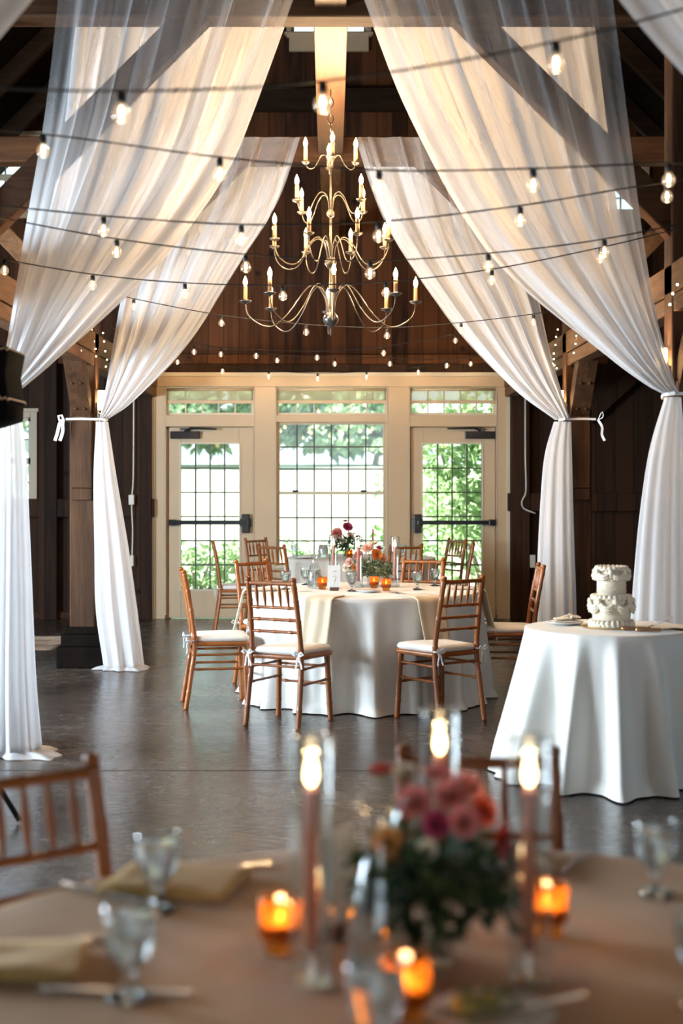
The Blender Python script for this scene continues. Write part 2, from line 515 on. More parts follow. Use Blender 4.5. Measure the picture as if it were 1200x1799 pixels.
def iced_water():
    m = solid_glass('iced_water', (0.98, 0.99, 0.99), 1.33); nt = m.node_tree; out = nt.nodes['Material Output']; src = out.inputs['Surface'].links[0].from_socket
    t = N(nt, 'BsdfTranslucent'); t.inputs['Color'].default_value = (0.85, 0.88, 0.85, 1); d = N(nt, 'BsdfDiffuse'); d.inputs['Color'].default_value = (0.85, 0.88, 0.85, 1)
    a = N(nt, 'MixShader'); L(nt, t.outputs[0], a.inputs[1]); L(nt, d.outputs[0], a.inputs[2])
    x = N(nt, 'MixShader'); x.inputs[0].default_value = 0.20; L(nt, src, x.inputs[1]); L(nt, a.outputs[0], x.inputs[2]); L(nt, x.outputs[0], out.inputs['Surface'])
    return m
M['water'] = iced_water()
M['steel'] = principled('cutlery_steel', (0.62, 0.60, 0.57), 0.16, metal=1.0)
M['china'] = principled('white_china', (0.80, 0.79, 0.76), 0.2)
M['icing'] = principled('buttercream', (0.88, 0.76, 0.60), 0.5, noise_scale=14, noise_amt=0.03)
M['gold'] = principled('gold_foil', (0.80, 0.52, 0.18), 0.3, metal=0.9)
M['handle_wood'] = principled('olive_wood', (0.36, 0.17, 0.08), 0.4, noise_scale=20, noise_amt=0.3)
M['paper'] = principled('white_card', (0.80, 0.79, 0.76), 0.7)
M['ink'] = principled('pale_gold_ink', (0.52, 0.45, 0.30), 0.6)
M['walnut'] = principled('dark_wood_stand', (0.07, 0.035, 0.02), 0.5)
M['velvet'] = principled('black_velvet', (0.004, 0.004, 0.0045), 0.95, spec=0.05)
M['piping'] = principled('tan_piping', (0.35, 0.24, 0.15), 0.6)
M['shade'] = None
M['pink'] = leafmat('pink_petals', (0.62, 0.16, 0.15), (0.78, 0.30, 0.27), 0.3)
M['blush'] = leafmat('blush_petals', (0.80, 0.46, 0.36), (0.86, 0.58, 0.48), 0.3)
M['red'] = leafmat('red_petals', (0.52, 0.045, 0.03), (0.68, 0.10, 0.05), 0.3)
M['magenta'] = leafmat('magenta_petals', (0.42, 0.03, 0.10), (0.60, 0.08, 0.17), 0.3)
M['orange'] = leafmat('orange_petals', (0.72, 0.22, 0.05), (0.85, 0.40, 0.12), 0.3)
M['ivory'] = leafmat('ivory_petals', (0.80, 0.68, 0.48), (0.86, 0.78, 0.62), 0.3)
M['green'] = leafmat('bouquet_leaves', (0.012, 0.032, 0.012), (0.045, 0.09, 0.028), 0.2)
M['sage'] = leafmat('sage_leaves', (0.16, 0.22, 0.12), (0.30, 0.36, 0.20), 0.25)
M['centre'] = principled('flower_eye', (0.30, 0.18, 0.03), 0.8)
M['stem'] = principled('flower_stems', (0.05, 0.10, 0.035), 0.6)
M['bush1'] = leafmat('garden_leaves', (0.25, 0.40, 0.19), (0.47, 0.62, 0.36), 0.45)
M['bush2'] = leafmat('pale_tree_leaves', (0.26, 0.40, 0.24), (0.46, 0.58, 0.40), 0.45)
M['fern'] = leafmat('fern_leaves', (0.18, 0.40, 0.14), (0.38, 0.60, 0.28), 0.4)
M['bark'] = principled('bark', (0.20, 0.16, 0.12), 0.9, noise_scale=10, noise_amt=0.3)
M['gravel'] = principled('pale_gravel', (0.36, 0.39, 0.29), 0.9, noise_scale=4, noise_amt=0.12)
M['butter'] = principled('butter_pats', (0.62, 0.42, 0.10), 0.4)

def shade_mat():
    """frosted lamp shade with a lamp in it"""
    m, nt, out = new_mat('lit_frosted_shade')
    d = N(nt, 'BsdfTranslucent'); d.inputs['Color'].default_value = (0.9, 0.8, 0.62, 1)
    e = N(nt, 'Emission', Strength=1.3); e.inputs['Color'].default_value = (1.0, 0.68, 0.36, 1)
    a = N(nt, 'AddShader'); L(nt, d.outputs[0], a.inputs[0]); L(nt, e.outputs[0], a.inputs[1])
    L(nt, a.outputs[0], out.inputs['Surface'])
    m.cycles.emission_sampling = 'NONE'
    return m
M['shade'] = shade_mat()

def floor_mat():
    """polished, stained concrete"""
    m, nt, out = new_mat('polished_concrete')
    b = N(nt, 'BsdfPrincipled')
    tc = N(nt, 'TexCoord')
    n1 = N(nt, 'TexNoise', Scale=0.7, Detail=8.0, Roughness=0.6); L(nt, tc.outputs['Object'], n1.inputs['Vector'])
    n2 = N(nt, 'TexNoise', Scale=9.0, Detail=6.0, Roughness=0.7); L(nt, tc.outputs['Object'], n2.inputs['Vector'])
    mx = N(nt, 'Mix', data_type='FLOAT'); mx.inputs['Factor'].default_value = 0.45
    L(nt, n1.outputs['Fac'], mx.inputs[2]); L(nt, n2.outputs['Fac'], mx.inputs[3])
    r = ramp(nt, mx.outputs[0], [(0.3, (0.022, 0.017, 0.014)), (0.5, (0.055, 0.044, 0.038)), (0.72, (0.125, 0.106, 0.094))])
    L(nt, r.outputs['Color'], b.inputs['Base Color'])
    rr = N(nt, 'MapRange'); rr.inputs['From Min'].default_value = 0.3; rr.inputs['From Max'].default_value = 0.7
    rr.inputs['To Min'].default_value = 0.14; rr.inputs['To Max'].default_value = 0.36
    L(nt, mx.outputs[0], rr.inputs['Value']); L(nt, rr.outputs[0], b.inputs['Roughness'])
    mp = N(nt, 'Mapping'); mp.inputs['Scale'].default_value = (1.0, 2.4, 1)
    L(nt, tc.outputs['Object'], mp.inputs['Vector'])
    n3 = N(nt, 'TexNoise', Scale=14.0, Detail=5.0); L(nt, mp.outputs[0], n3.inputs['Vector'])
    bp = N(nt, 'Bump', Strength=0.16, Distance=0.02); L(nt, n3.outputs['Fac'], bp.inputs['Height']); L(nt, bp.outputs['Normal'], b.inputs['Normal'])
    L(nt, b.outputs['BSDF'], out.inputs['Surface'])
    return m
M['floor'] = floor_mat()

# ================================================================== THE BARN
WALL_Y = 15.8
RIDGE, EAVE_X = 8.8, 6.0
struct(MB().span((-6.2, -6.2, -0.12), (6.2, 16.2, 0)).build('floor', M['floor']), 'dark polished concrete floor of the barn')
# saw joints in the slab
struct(MB().span((-5.9, 7.395, 0.0003), (5.9, 7.405, 0.0012)).build('trim_1', M['cord']), 'dark saw joint across the concrete floor')

def wall_cells(name, xs, zs, holes, axis, at, th, m):
    """a wall of solid blocks with openings left out (holes: x0, x1, z0, z1)"""
    mb = MB()
    xs = sorted(set(xs + [h[i] for h in holes for i in (0, 1)])); zs = sorted(set(zs + [h[i] for h in holes for i in (2, 3)]))
    for a, b in zip(xs, xs[1:]):
        for c, d in zip(zs, zs[1:]):
            if any(h[0] <= a + 1e-6 and b <= h[1] + 1e-6 and h[2] <= c + 1e-6 and d <= h[3] + 1e-6 for h in holes): continue
            if axis == 'Y': mb.span((a, at, c), (b, at + th, d))
            else: mb.span((at, a, c), (at + th, b, d))
    return mb.build(name, m)
W = WALL_Y
FX0, FX1, FZ = P(273, 0, W).x, P(890, 0, W).x, P(0, 660, W).z      # cream facade: left, right, top
holes = [(FX0, FX1, 0, FZ), (-4.05, -3.33, 1.27, 2.23), (-3.95, -3.30, 4.52, 5.30), (3.0, 3.46, 4.52, 5.15), (-0.44, 0.40, 6.5, 7.5)]
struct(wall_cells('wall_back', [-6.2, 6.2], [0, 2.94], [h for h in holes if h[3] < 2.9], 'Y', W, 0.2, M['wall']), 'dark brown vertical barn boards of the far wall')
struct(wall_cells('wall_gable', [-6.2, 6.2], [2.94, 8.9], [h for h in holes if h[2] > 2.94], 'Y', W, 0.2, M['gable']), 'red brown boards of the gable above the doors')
lw = [(a, b, 0.95, 2.55) for a, b in LEFT_WIN] + [(12.75, 14.0, 0.9, 2.6)]
struct(wall_cells('wall_left', [-6.2, 16.0], [0, 3.0], lw, 'X', -6.2, 0.2, M['side']), 'dark boarded side wall')
struct(wall_cells('wall_right', [-6.2, 16.0], [0, 3.0], [(4.2, 6.2, 0.95, 2.55)], 'X', 6.0, 0.2, M['side']), 'dark boarded side wall')
struct(wall_cells('wall_front', [-6.2, 6.2], [0, 8.9], [(-2.8, 1.6, 0, 3.6)], 'Y', -6.2, 0.2, M['wall']), 'dark boarded wall with the open barn door')
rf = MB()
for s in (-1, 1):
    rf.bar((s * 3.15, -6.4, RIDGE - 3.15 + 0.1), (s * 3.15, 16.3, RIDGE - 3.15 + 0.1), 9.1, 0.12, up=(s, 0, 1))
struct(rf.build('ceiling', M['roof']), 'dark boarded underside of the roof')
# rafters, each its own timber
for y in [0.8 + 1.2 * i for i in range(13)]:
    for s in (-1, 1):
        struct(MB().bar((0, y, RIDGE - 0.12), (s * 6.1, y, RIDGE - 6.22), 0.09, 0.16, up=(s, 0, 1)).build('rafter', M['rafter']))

# ---- girts and studs of the far wall
def wall_timber(name, a, b, w, h, m, up=(0, 0, 1)):
    return struct(MB().bar(a, b, w, h, up).build(name, m, bevel=0.006))
wall_timber('wall_girt', (-5.9, W - 0.05, P(0, 632, W).z), (5.9, W - 0.05, P(0, 632, W).z), 0.10, 0.10, M['gable'])
wall_timber('wall_girt', (-5.9, W - 0.07, 5.74), (5.9, W - 0.07, 5.74), 0.14, 0.24, M['rafter'])
wall_timber('wall_girt', (-5.9, W - 0.06, P(0, 892, W).z), (FX0, W - 0.06, P(0, 892, W).z), 0.12, 0.20, M['wall'])
wall_timber('wall_girt', (FX1, W - 0.06, P(0, 882, W).z), (5.9, W - 0.06, P(0, 882, W).z), 0.12, 0.20, M['wall'])
for px, ww in ((88, .2), (255, .17), (612 + 300, .2)):
    x = P(px, 0, W).x
    wall_timber('wall_stud', (x, W - 0.07, 0.0), (x, W - 0.07, 3.0), 0.14, ww, M['wall'], up=(1, 0, 0))
wall_timber('wall_brace', P(1030, 735, W - 0.08), P(1150, 625, W - 0.08), 0.12, 0.16, M['wall'])
wall_timber('baseboard_left', (-5.9, W - 0.03, 0.04), (FX0, W - 0.03, 0.04), 0.05, 0.08, M['beam_x'])
wall_timber('baseboard_right', (FX1, W - 0.03, 0.04), (5.9, W - 0.03, 0.04), 0.05, 0.08, M['beam_x'])

# ---- trusses
TR = [11.7, 8.1, 4.33]
POST = 1.92          # inner face of the nave posts
HB = 4.12            # underside of the tie beams
for ti, ty in enumerate(TR):
    struct(MB().span((-6.0, ty - 0.1, HB), (6.0, ty + 0.1, HB + 0.21)).build('tie_beam', M['beam_x'], bevel=0.012), 'heavy timber tie beam across the nave')
    for s in (-1, 1):
        x0, x1 = POST, POST + 0.21
        p = struct(MB().span((min(s * x0, s * x1), ty - 0.1, 0.0), (max(s * x0, s * x1), ty + 0.1, HB)).build('timber_post', M['post'], bevel=0.012), 'weathered square timber post')
        xc = s * (x0 + 0.105)
        pl = MB()
        pl.span((xc - .195, ty - .195, 0), (xc + .195, ty + .195, .17)).span((xc - .165, ty - .165, .17), (xc + .165, ty + .165, .27)).span((xc - .135, ty - .135, .27), (xc + .135, ty + .135, .33))
        struct(pl.build('post_plinth', M['plinth'], bevel=0.01), 'stepped black plinth of a timber post')
        # padded board on the post's near face and the steep brace that rises from it towards the camera
        pad = MB()
        pad.span((xc - .085, ty - .15, 1.46), (xc + .085, ty - .09, 2.07))
        pad.span((xc - .085, ty - .135, 1.36), (xc + .085, ty - .09, 1.46))
        struct(pad.build('brace_pad', M['post'], bevel=0.01))
        br = MB().bar((xc, ty - .10, 2.09), (xc, ty - .56, 2.60), 0.155, 0.14, up=(0, 1, 1))
        for dy, dz in ((.2, .12), (.2, .5)):
            for dx in (-.035, .035):
                br.ball((xc + dx, ty - .10 - .46 * dz - .055, 2.09 + .51 * dz - .05), 0.014, 8, 5)
        struct(br.build('knee_brace', M['post'], bevel=0.008), 'bolted timber brace rising from a post')
        # long braces up to the tie beam and outwards to the aisle
        struct(MB().bar((s * 2.0, ty, 2.92), (s * 0.72, ty, 4.20), 0.13, 0.165, up=(s, 0, 1)).build('knee_brace', M['beam_x'], bevel=0.008), 'long diagonal brace under the tie beam')
        struct(MB().bar((s * 2.1, ty, 2.94), (s * 3.3, ty, 4.18), 0.11, 0.15, up=(-s, 0, 1)).build('knee_brace', M['beam_y'], bevel=0.008), 'diagonal brace running out over the aisle')
for s in (-1, 1):
    xc = s * (POST + 0.07)
    struct(MB().span((xc - .07, -6, 2.565), (xc + .07, W, 2.735)).build('girt_beam', M['beam_y'], bevel=0.008), 'upper long girt along the nave posts')
    struct(MB().span((xc - .062, -6, 2.46), (xc + .062, W, 2.56)).build('girt_beam', M['beam_y'], bevel=0.008), 'lower long girt along the nave posts')
struct(MB().span((-0.10, 8.2, 4.17), (0.10, 11.6, 4.36)).build('ridge_beam', M['ridge'], bevel=0.006), 'varnished beam that the chandelier hangs from')
struct(MB().span((-0.09, 11.8, 4.17), (0.09, W, 4.33)).build('ridge_beam', M['beam_y'], bevel=0.006))
struct(MB().span((-0.09, 4.43, 4.17), (0.09, 8.0, 4.36)).build('ridge_beam', M['ridge'], bevel=0.006))

# ---- cream door and window screen at the far end
def px_rect(mb, x0, y0, x1, y1, ya, yb):
    a, b = P(x0, y1, W), P(x1, y0, W)
    mb.span((a.x, ya, a.z), (b.x, yb, b.z)); return mb
fr = MB()
FA, FB = W - 0.05, W + 0.14
for r in ((273, 660, 890, 680), (273, 680, 291, 1087), (447, 680, 484, 1087), (681, 680, 718, 1087), (872, 680, 890, 1087),
          (291, 730, 447, 750), (484, 729, 681, 742), (718, 730, 872, 750), (484, 995, 681, 1087)):
    px_rect(fr, *r, FA, FB)
for r in ((290, 749, 299, 1087), (443, 749, 448, 1087), (717, 749, 724, 1087), (868, 749, 873, 1087), (290, 749, 448, 753), (717, 749, 873, 753)):
    px_rect(fr, *r, W + .046, FB)      # door stops behind the leaves
struct(fr.build('trim_2', M['cream'], bevel=0.006), 'cream painted frame around the far doors and window')
fm = MB()
for r in ((268, 655, 895, 662), (268, 655, 274, 1087), (889, 655, 895, 1087)):
    px_rect(fm, *r, FA - 0.02, FB - 0.1)
for x in (291, 445.5, 484, 679, 718, 870.5):
    px_rect(fm, x, 682, x + 1.6, 1080 if x not in (484, 679) else 995, FA - 0.008, FA + 0.01)
px_rect(fm, 484, 993, 681, 998, FA - 0.03, FA + 0.05)
struct(fm.build('trim_3', M['sash'], bevel=0.003), 'narrow cream mouldings on the far door frame')

def glazing(parent, x0, y0, x1, y1, nx, ny, ymid, m=None, w=2.5, pw=0.02):
    mb = MB()
    for i in range(1, nx):
        x = x0 + (x1 - x0) * i / nx
        px_rect(mb, x - w / 2, y0, x + w / 2, y1, ymid - pw, ymid + pw)
    for j in range(1, ny):
        y = y0 + (y1 - y0) * j / ny
        px_rect(mb, x0, y - w / 2, x1, y + w / 2, ymid - pw * .9, ymid + pw * .9)
    mb.build('muntin', m or M['muntin'], parent)
    px_rect(MB(), x0 - .5, y0 - .5, x1 + .5, y1 + .5, ymid - .003, ymid + .003).build('glass', M['pane'], parent)
def ring(mb, x0, y0, x1, y1, gx0, gy0, gx1, gy1, ya, yb):
    for r in ((x0, y0, gx0, y1), (gx1, y0, x1, y1), (gx0, y0, gx1, gy0), (gx0, gy1, gx1, y1)):
        px_rect(mb, *r, ya, yb)
    return mb

# transom windows with half drawn roller blinds
wn = 0
for (x0, x1, n, lab) in ((290.5, 447.5, 5, 'left door'), (483.5, 681.5, 6, 'middle window'), (717.5, 872.5, 5, 'right door')):
    wn += 1
    f = struct(ring(MB(), x0, 681, x1, 730, x0 + 6, 686, x1 - 6, 725, W + .01, W + .07).build('window_%d' % wn, M['sash']), 'narrow cream transom window over the ' + lab)
    mb = MB(); px_rect(mb, x0 + 5, 704, x1 - 5, 707, W + .01, W + .06); mb.build('rail', M['sash'], f)
    glazing(f, x0 + 6, 686, x1 - 6, 725, n, 1, W + .045, M['sash'], w=2.2)
    b = thing('roller_blind', 'beige roller blind half drawn in the transom over the far ' + lab, 'blind', P((x0 + x1) / 2, 683, W - 0.0), 0, 'roller blinds in the far transoms')
    q = MB(); px_rect(q, x0 + 3, 683, x1 - 3, 707, W - .008, W - .004)
    o = q.build('blind_fabric', M['blind'], b); o.location = -b.location
    q = MB(); px_rect(q, x0 + 2, 703.5, x1 - 2, 709, W - .016, W + .002)
    o = q.build('bottom_bar', M['cream'], b, bevel=.003); o.location = -b.location
    q = MB(); a, c = P(x0 + 3, 684.5, W), P(x1 - 3, 684.5, W); q.tube([a, c], 0.017, 10)
    o = q.build('roller', M['cream'], b, smooth=True); o.location = -b.location

def door(idx, x0, x1, g0, g1, side, lab):
    """leaf with 4 x 6 panes, panic bar and closer; side = -1: hinges left"""
    y0, y1 = 751, 1085
    leaf = struct(ring(MB(), x0, y0, x1, y1, g0, 780, g1, 1035, W - .005, W + .045).build('door_%d' % idx, M['cream'], bevel=.004), lab)
    ring(MB(), g0 - 3, 777, g1 + 3, 1038, g0, 780, g1, 1035, W - .014, W + .05).build('glazing_bead', M['sash'], leaf)
    glazing(leaf, g0, 780, g1, 1035, 4, 6, W + .02)
    # panic bar
    la = x1 - 13 if side < 0 else x0 + 11
    xa, xb = (x0 + 1, la) if side < 0 else (la, x1 - 1)
    pb = px_rect(MB(), xa, 914, xb, 921.5, W - .075, W - .04)
    e = x0 + 1 if side < 0 else x1 - 12
    px_rect(pb, e, 912.5, e + 11, 923, W - .085, W - .005)
    pb = pb.build('panic_bar', M['closer'], leaf, bevel=.005)
    q = px_rect(MB(), la - 7, 903, la + 7, 936, W - .07, W - .005)
    px_rect(q, la - 10, 911, la + 10, 925, W - .06, W - .005)
    q.build('latch_case', M['black'], pb, bevel=.01)
    # closer
    bx = (x0 + 3, x0 + 55) if side < 0 else (x1 - 54, x1 - 1)
    cl = px_rect(MB(), bx[0], 758, bx[1], 771, W - .06, W - .005).build('door_closer', M['closer'], leaf, bevel=.006)
    if side < 0:
        pts = [P(x0 + 28, 757, W - .05), P(x0 + 38, 752, W - .09), P(x0 + 84, 754, W - .10)]
    else:
        pts = [P(x1 - 26, 757, W - .05), P(x1 - 34, 751.5, W - .09), P(x1 - 84, 753, W - .10)]
    q = MB().tube(pts, [0.012, 0.014, 0.008], 8)
    q.box(pts[0] + Vector((0, 0, .02)), (.11, .03, .02))
    q.build('closer_arm', M['black'], cl)
door(1, 297, 445, 318, 420, -1, 'cream glazed door on the left with black panic bar')
door(2, 722, 870, 743, 846, 1, 'cream glazed door on the right with black panic bar')

# double hung window in the middle
wf = struct(ring(MB(), 484, 742, 681, 996, 490, 745, 674, 993, W + .0, W + .08).build('window_4', M['cream']), 'cream double hung window between the far doors')
s1 = ring(MB(), 489, 744, 675, 868, 491.5, 746, 673, 863, W + .03, W + .06).build('upper_sash', M['sash'], wf, bevel=.003)
glazing(s1, 491.5, 746, 673, 863, 6, 3, W + .045)
s2 = ring(MB(), 489, 863, 675, 994, 491.5, 869, 673, 991, W + .0, W + .035).build('lower_sash', M['sash'], wf, bevel=.003)
glazing(s2, 491.5, 869, 673, 991, 6, 3, W + .018)
for x in (519, 639):
    px_rect(MB(), x - 5, 861, x + 5, 865, W - .02, W + .01).build('sash_lock', M['black'], wf, bevel=.003)

def small_window(idx, x0, x1, z0, z1, nx, ny, lab, fw=.075, sill=True, dy=W):
    f = MB()
    for a, b in (((x0 - fw, dy - .03, z0 - fw), (x0, dy + .15, z1 + fw)), ((x1, dy - .03, z0 - fw), (x1 + fw, dy + .15, z1 + fw)),
                 ((x0, dy - .03, z0 - fw), (x1, dy + .15, z0)), ((x0, dy - .03, z1), (x1, dy + .15, z1 + fw))):
        f.span(a, b)
    if sill: f.span((x0 - fw - .02, dy - .06, z0 - .03), (x1 + fw + .02, dy, z0)); f.span((x0 - fw - .02, dy - .05, z1 + fw - .01), (x1 + fw + .02, dy, z1 + fw + .03))
    f = struct(f.build('window_%d' % idx, M['cream'], bevel=.004), lab)
    s = MB(); zm = (z0 + z1) / 2
    for za, zb in ((z0, zm), (zm, z1)):
        for a, b in (((x0, dy + .04, za), (x0 + .035, dy + .08, zb)), ((x1 - .035, dy + .04, za), (x1, dy + .08, zb)), ((x0, dy + .04, za), (x1, dy + .08, za + .035)), ((x0, dy + .04, zb - .035), (x1, dy + .08, zb))):
            s.span(a, b)
    s.build('sash', M['sash'], f)
    m = MB()
    for i in range(1, nx):
        x = x0 + (x1 - x0) * i / nx; m.span((x - .007, dy + .045, z0), (x + .007, dy + .07, z1))
    for j in range(1, ny):
        z = z0 + (z1 - z0) * j / ny; m.span((x0, dy + .045, z - .007), (x1, dy + .07, z + .007))
    m.build('muntin', M['muntin'], f)
    MB().span((x0, dy + .056, z0), (x1, dy + .06, z1)).build('glass', M['pane'], f)
    return f
small_window(5, -4.05, -3.33, 1.27, 2.23, 3, 4, 'cream double hung window beside the far left corner')
small_window(6, -3.95, -3.30, 4.52, 5.30, 2, 4, 'small upper window high on the left of the far wall')
small_window(7, 3.0, 3.46, 4.52, 5.15, 2, 4, 'small upper window high on the right of the far wall')
aw = small_window(8, -0.44, 0.40, 6.5, 7.5, 2, 3, 'small window high in the gable behind the centre beam', fw=.05)
MB().span((-0.46, W - .05, 6.29), (0.42, W - .01, 6.47)).build('apron', M['cream'], aw)
# the muntined window in the side wall that throws a patch of sun on the floor
sw = MB()
for y in (12.75, 13.17, 13.58, 13.97): sw.span((-6.12, y, .9), (-6.06, y + .03, 2.6))
for z in (.9, 1.32, 1.74, 2.16, 2.57): sw.span((-6.12, 12.75, z), (-6.06, 14.0, z + .03))
struct(sw.build('window_9', M['sash']), 'side wall window left of the far corner')

# ---- wires and boxes on the far wall
def wire(name, label, pts, r, boxes=(), m='white_plastic', cat='cable'):
    base = Vector((pts[0].x, pts[0].y, pts[0].z))
    t = thing(name, label, cat, base)
    MB().tube([p - base for p in spline(pts, 40)], r, 8).build('cable', M[m], t, smooth=True)
    for c, d in boxes:
        MB().box(Vector(c) - base, d).build('junction_box', M['white_plastic'], t, bevel=.006)
    return t
Yw = W - 0.19
wire('wall_cable', 'white cable with two outlet boxes running down dark boards left of the left door', [P(235, 700, Yw), P(234, 840, Yw), P(231, 880, Yw), P(233, 930, Yw), P(232, 980, Yw)], .008,
     [(P(231, 878, Yw), (.06, .05, .11)), (P(231, 985, Yw), (.05, .05, .12))])
wire('wall_cable', 'hooked white cable loop on dark boards right of the right door', [P(923, 690, Yw), P(923, 800, Yw), P(924, 862, Yw), P(917, 880, Yw), P(920, 893, Yw), P(941, 902, Yw)], .008,
     [(P(936, 986, Yw), (.055, .05, .14))])

# ================================================================== OUTSIDE
gr = MB()
prof = [(16.02, -.06), (24, -.06), (30, .25), (38, 1.0), (46, 1.85), (52, 2.25), (75, 2.6)]
gr.grid([[Vector((x, y, z)) for x in (-45, -20, 0, 20, 45)] for y, z in prof])
struct(gr.build('ground', M['gravel'], smooth=True), 'pale sunlit ground rising outside the far doors')
def shrub(name, label, cat, c, size, n, leaf, m, trunk=0, seed=1, group=None):
    r = random.Random(seed)
    t = thing(name, label, cat, (c[0], c[1], c[2] if len(c) > 2 else -0.06), 0, group)
    mb = MB()
    lumps = [(Vector((r.uniform(-.7, .7) * size[0], r.uniform(-.7, .7) * size[1], trunk + size[2] * r.uniform(.15, .9))), r.uniform(.25, .5)) for _ in range(16)]
    for i in range(n):
        lc, lr = r.choice(lumps)
        d = Vector((r.gauss(0, 1), r.gauss(0, 1), r.gauss(0, 1))).normalized()
        p = lc + Vector((d.x * size[0] * lr, d.y * size[1] * lr, d.z * size[2] * lr * .6)) * r.uniform(.6, 1)
        if p.z < 0.02: p.z = 0.02 + r.random() * .1
        d2 = (d + Vector((r.gauss(0, .6), r.gauss(0, .6), r.gauss(0, .6) - .2))).normalized()
        mb.leaf(p, d2, Vector((r.gauss(0, 1), r.gauss(0, 1), 1)), leaf * r.uniform(.7, 1.3), leaf * .3)
    mb.build('foliage', m, t)
    st = MB()
    if trunk:
        st.tube([(0, 0, 0), (.05, 0, trunk * .6), (0, .05, trunk + size[2] * .5)], [size[0] * .06, size[0] * .05, size[0] * .02], 8)
    for i in range(5):
        lc, lr = lumps[i]
        st.tube([(0, 0, trunk * .8), lc * .5 + Vector((0, 0, trunk * .4)), lc], [.04 + .02 * trunk, .03, .012], 6)
    st.build('trunk' if trunk else 'stem', M['bark'], t)
    return t
shrub('garden_tree', 'broad pale tree seen through the top of the left door', 'tree', (-6.2, 50, 2.1), (2.6, 2, 2.9), 2400, .46, M['bush2'], .5, 1, 'trees beyond the garden')
shrub('garden_tree', 'pale tree left in the top of the middle window', 'tree', (-2.2, 52, 2.2), (2.2, 2, 3.2), 2200, .46, M['bush2'], .5, 2, 'trees beyond the garden')
shrub('garden_tree', 'pale tree right in the top of the middle window', 'tree', (1.6, 51, 2.2), (2.0, 2, 2.3), 2000, .44, M['bush2'], .5, 12, 'trees beyond the garden')
shrub('garden_tree', 'tall pale tree outside beyond the far left window', 'tree', (-11.5, 50, 2.1), (2.8, 2, 4.4), 2400, .5, M['bush2'], .6, 13, 'trees beyond the garden')
shrub('garden_tree', 'tree behind the leafy shrubs of the right door', 'tree', (5.2, 28), (2.6, 2, 4.2), 3600, .28, M['bush1'], 0.4, 3, 'trees beyond the garden')
shrub('garden_shrub', 'tall leafy green shrub filling the right door panes', 'shrub', (2.15, 19.6), (1.2, .8, 2.7), 2600, .17, M['bush1'], 0, 4, 'shrubs outside the glass')
shrub('garden_shrub', 'light green shrub at the right edge of the middle window', 'shrub', (0.95, 18.2), (.35, .35, 1.9), 380, .16, M['fern'], 0, 8, 'shrubs outside the glass')
shrub('garden_shrub', 'low green shrub at the foot of the left door', 'shrub', (-1.75, 18.6), (.9, .5, .75), 900, .13, M['bush1'], 0, 5, 'shrubs outside the glass')
shrub('garden_shrub', 'green shrub outside the far left window', 'shrub', (-4.6, 18.6), (.8, .5, 2.0), 900, .16, M['bush1'], 0, 6, 'shrubs outside the glass')
fp = thing('garden_fern', 'feathery bright green fern low in the middle window', 'fern', (-0.15, 17.3, -0.06))
for i in range(16):
    a = R.uniform(0, 2 * PI); ln = R.uniform(.7, 1.1); mb = MB()
    pts = [Vector((math.cos(a) * ln * .62 * t, math.sin(a) * ln * .35 * t, .25 + ln * (1.25 * t - .62 * t * t))) for t in [k / 12 for k in range(13)]]
    for k in range(1, 13):
        for s in (-1, 1):
            d = (pts[k] - pts[k - 1]).normalized(); sd = d.cross(Vector((0, 0, 1))).normalized()
            mb.leaf(pts[k], sd * s + d * .5, (0, 0, 1), .17 * (1.15 - k / 13), .022)
    mb.tube([(0, 0, 0)] + pts, .006, 5)
    mb.build('frond', M['fern'], fp)

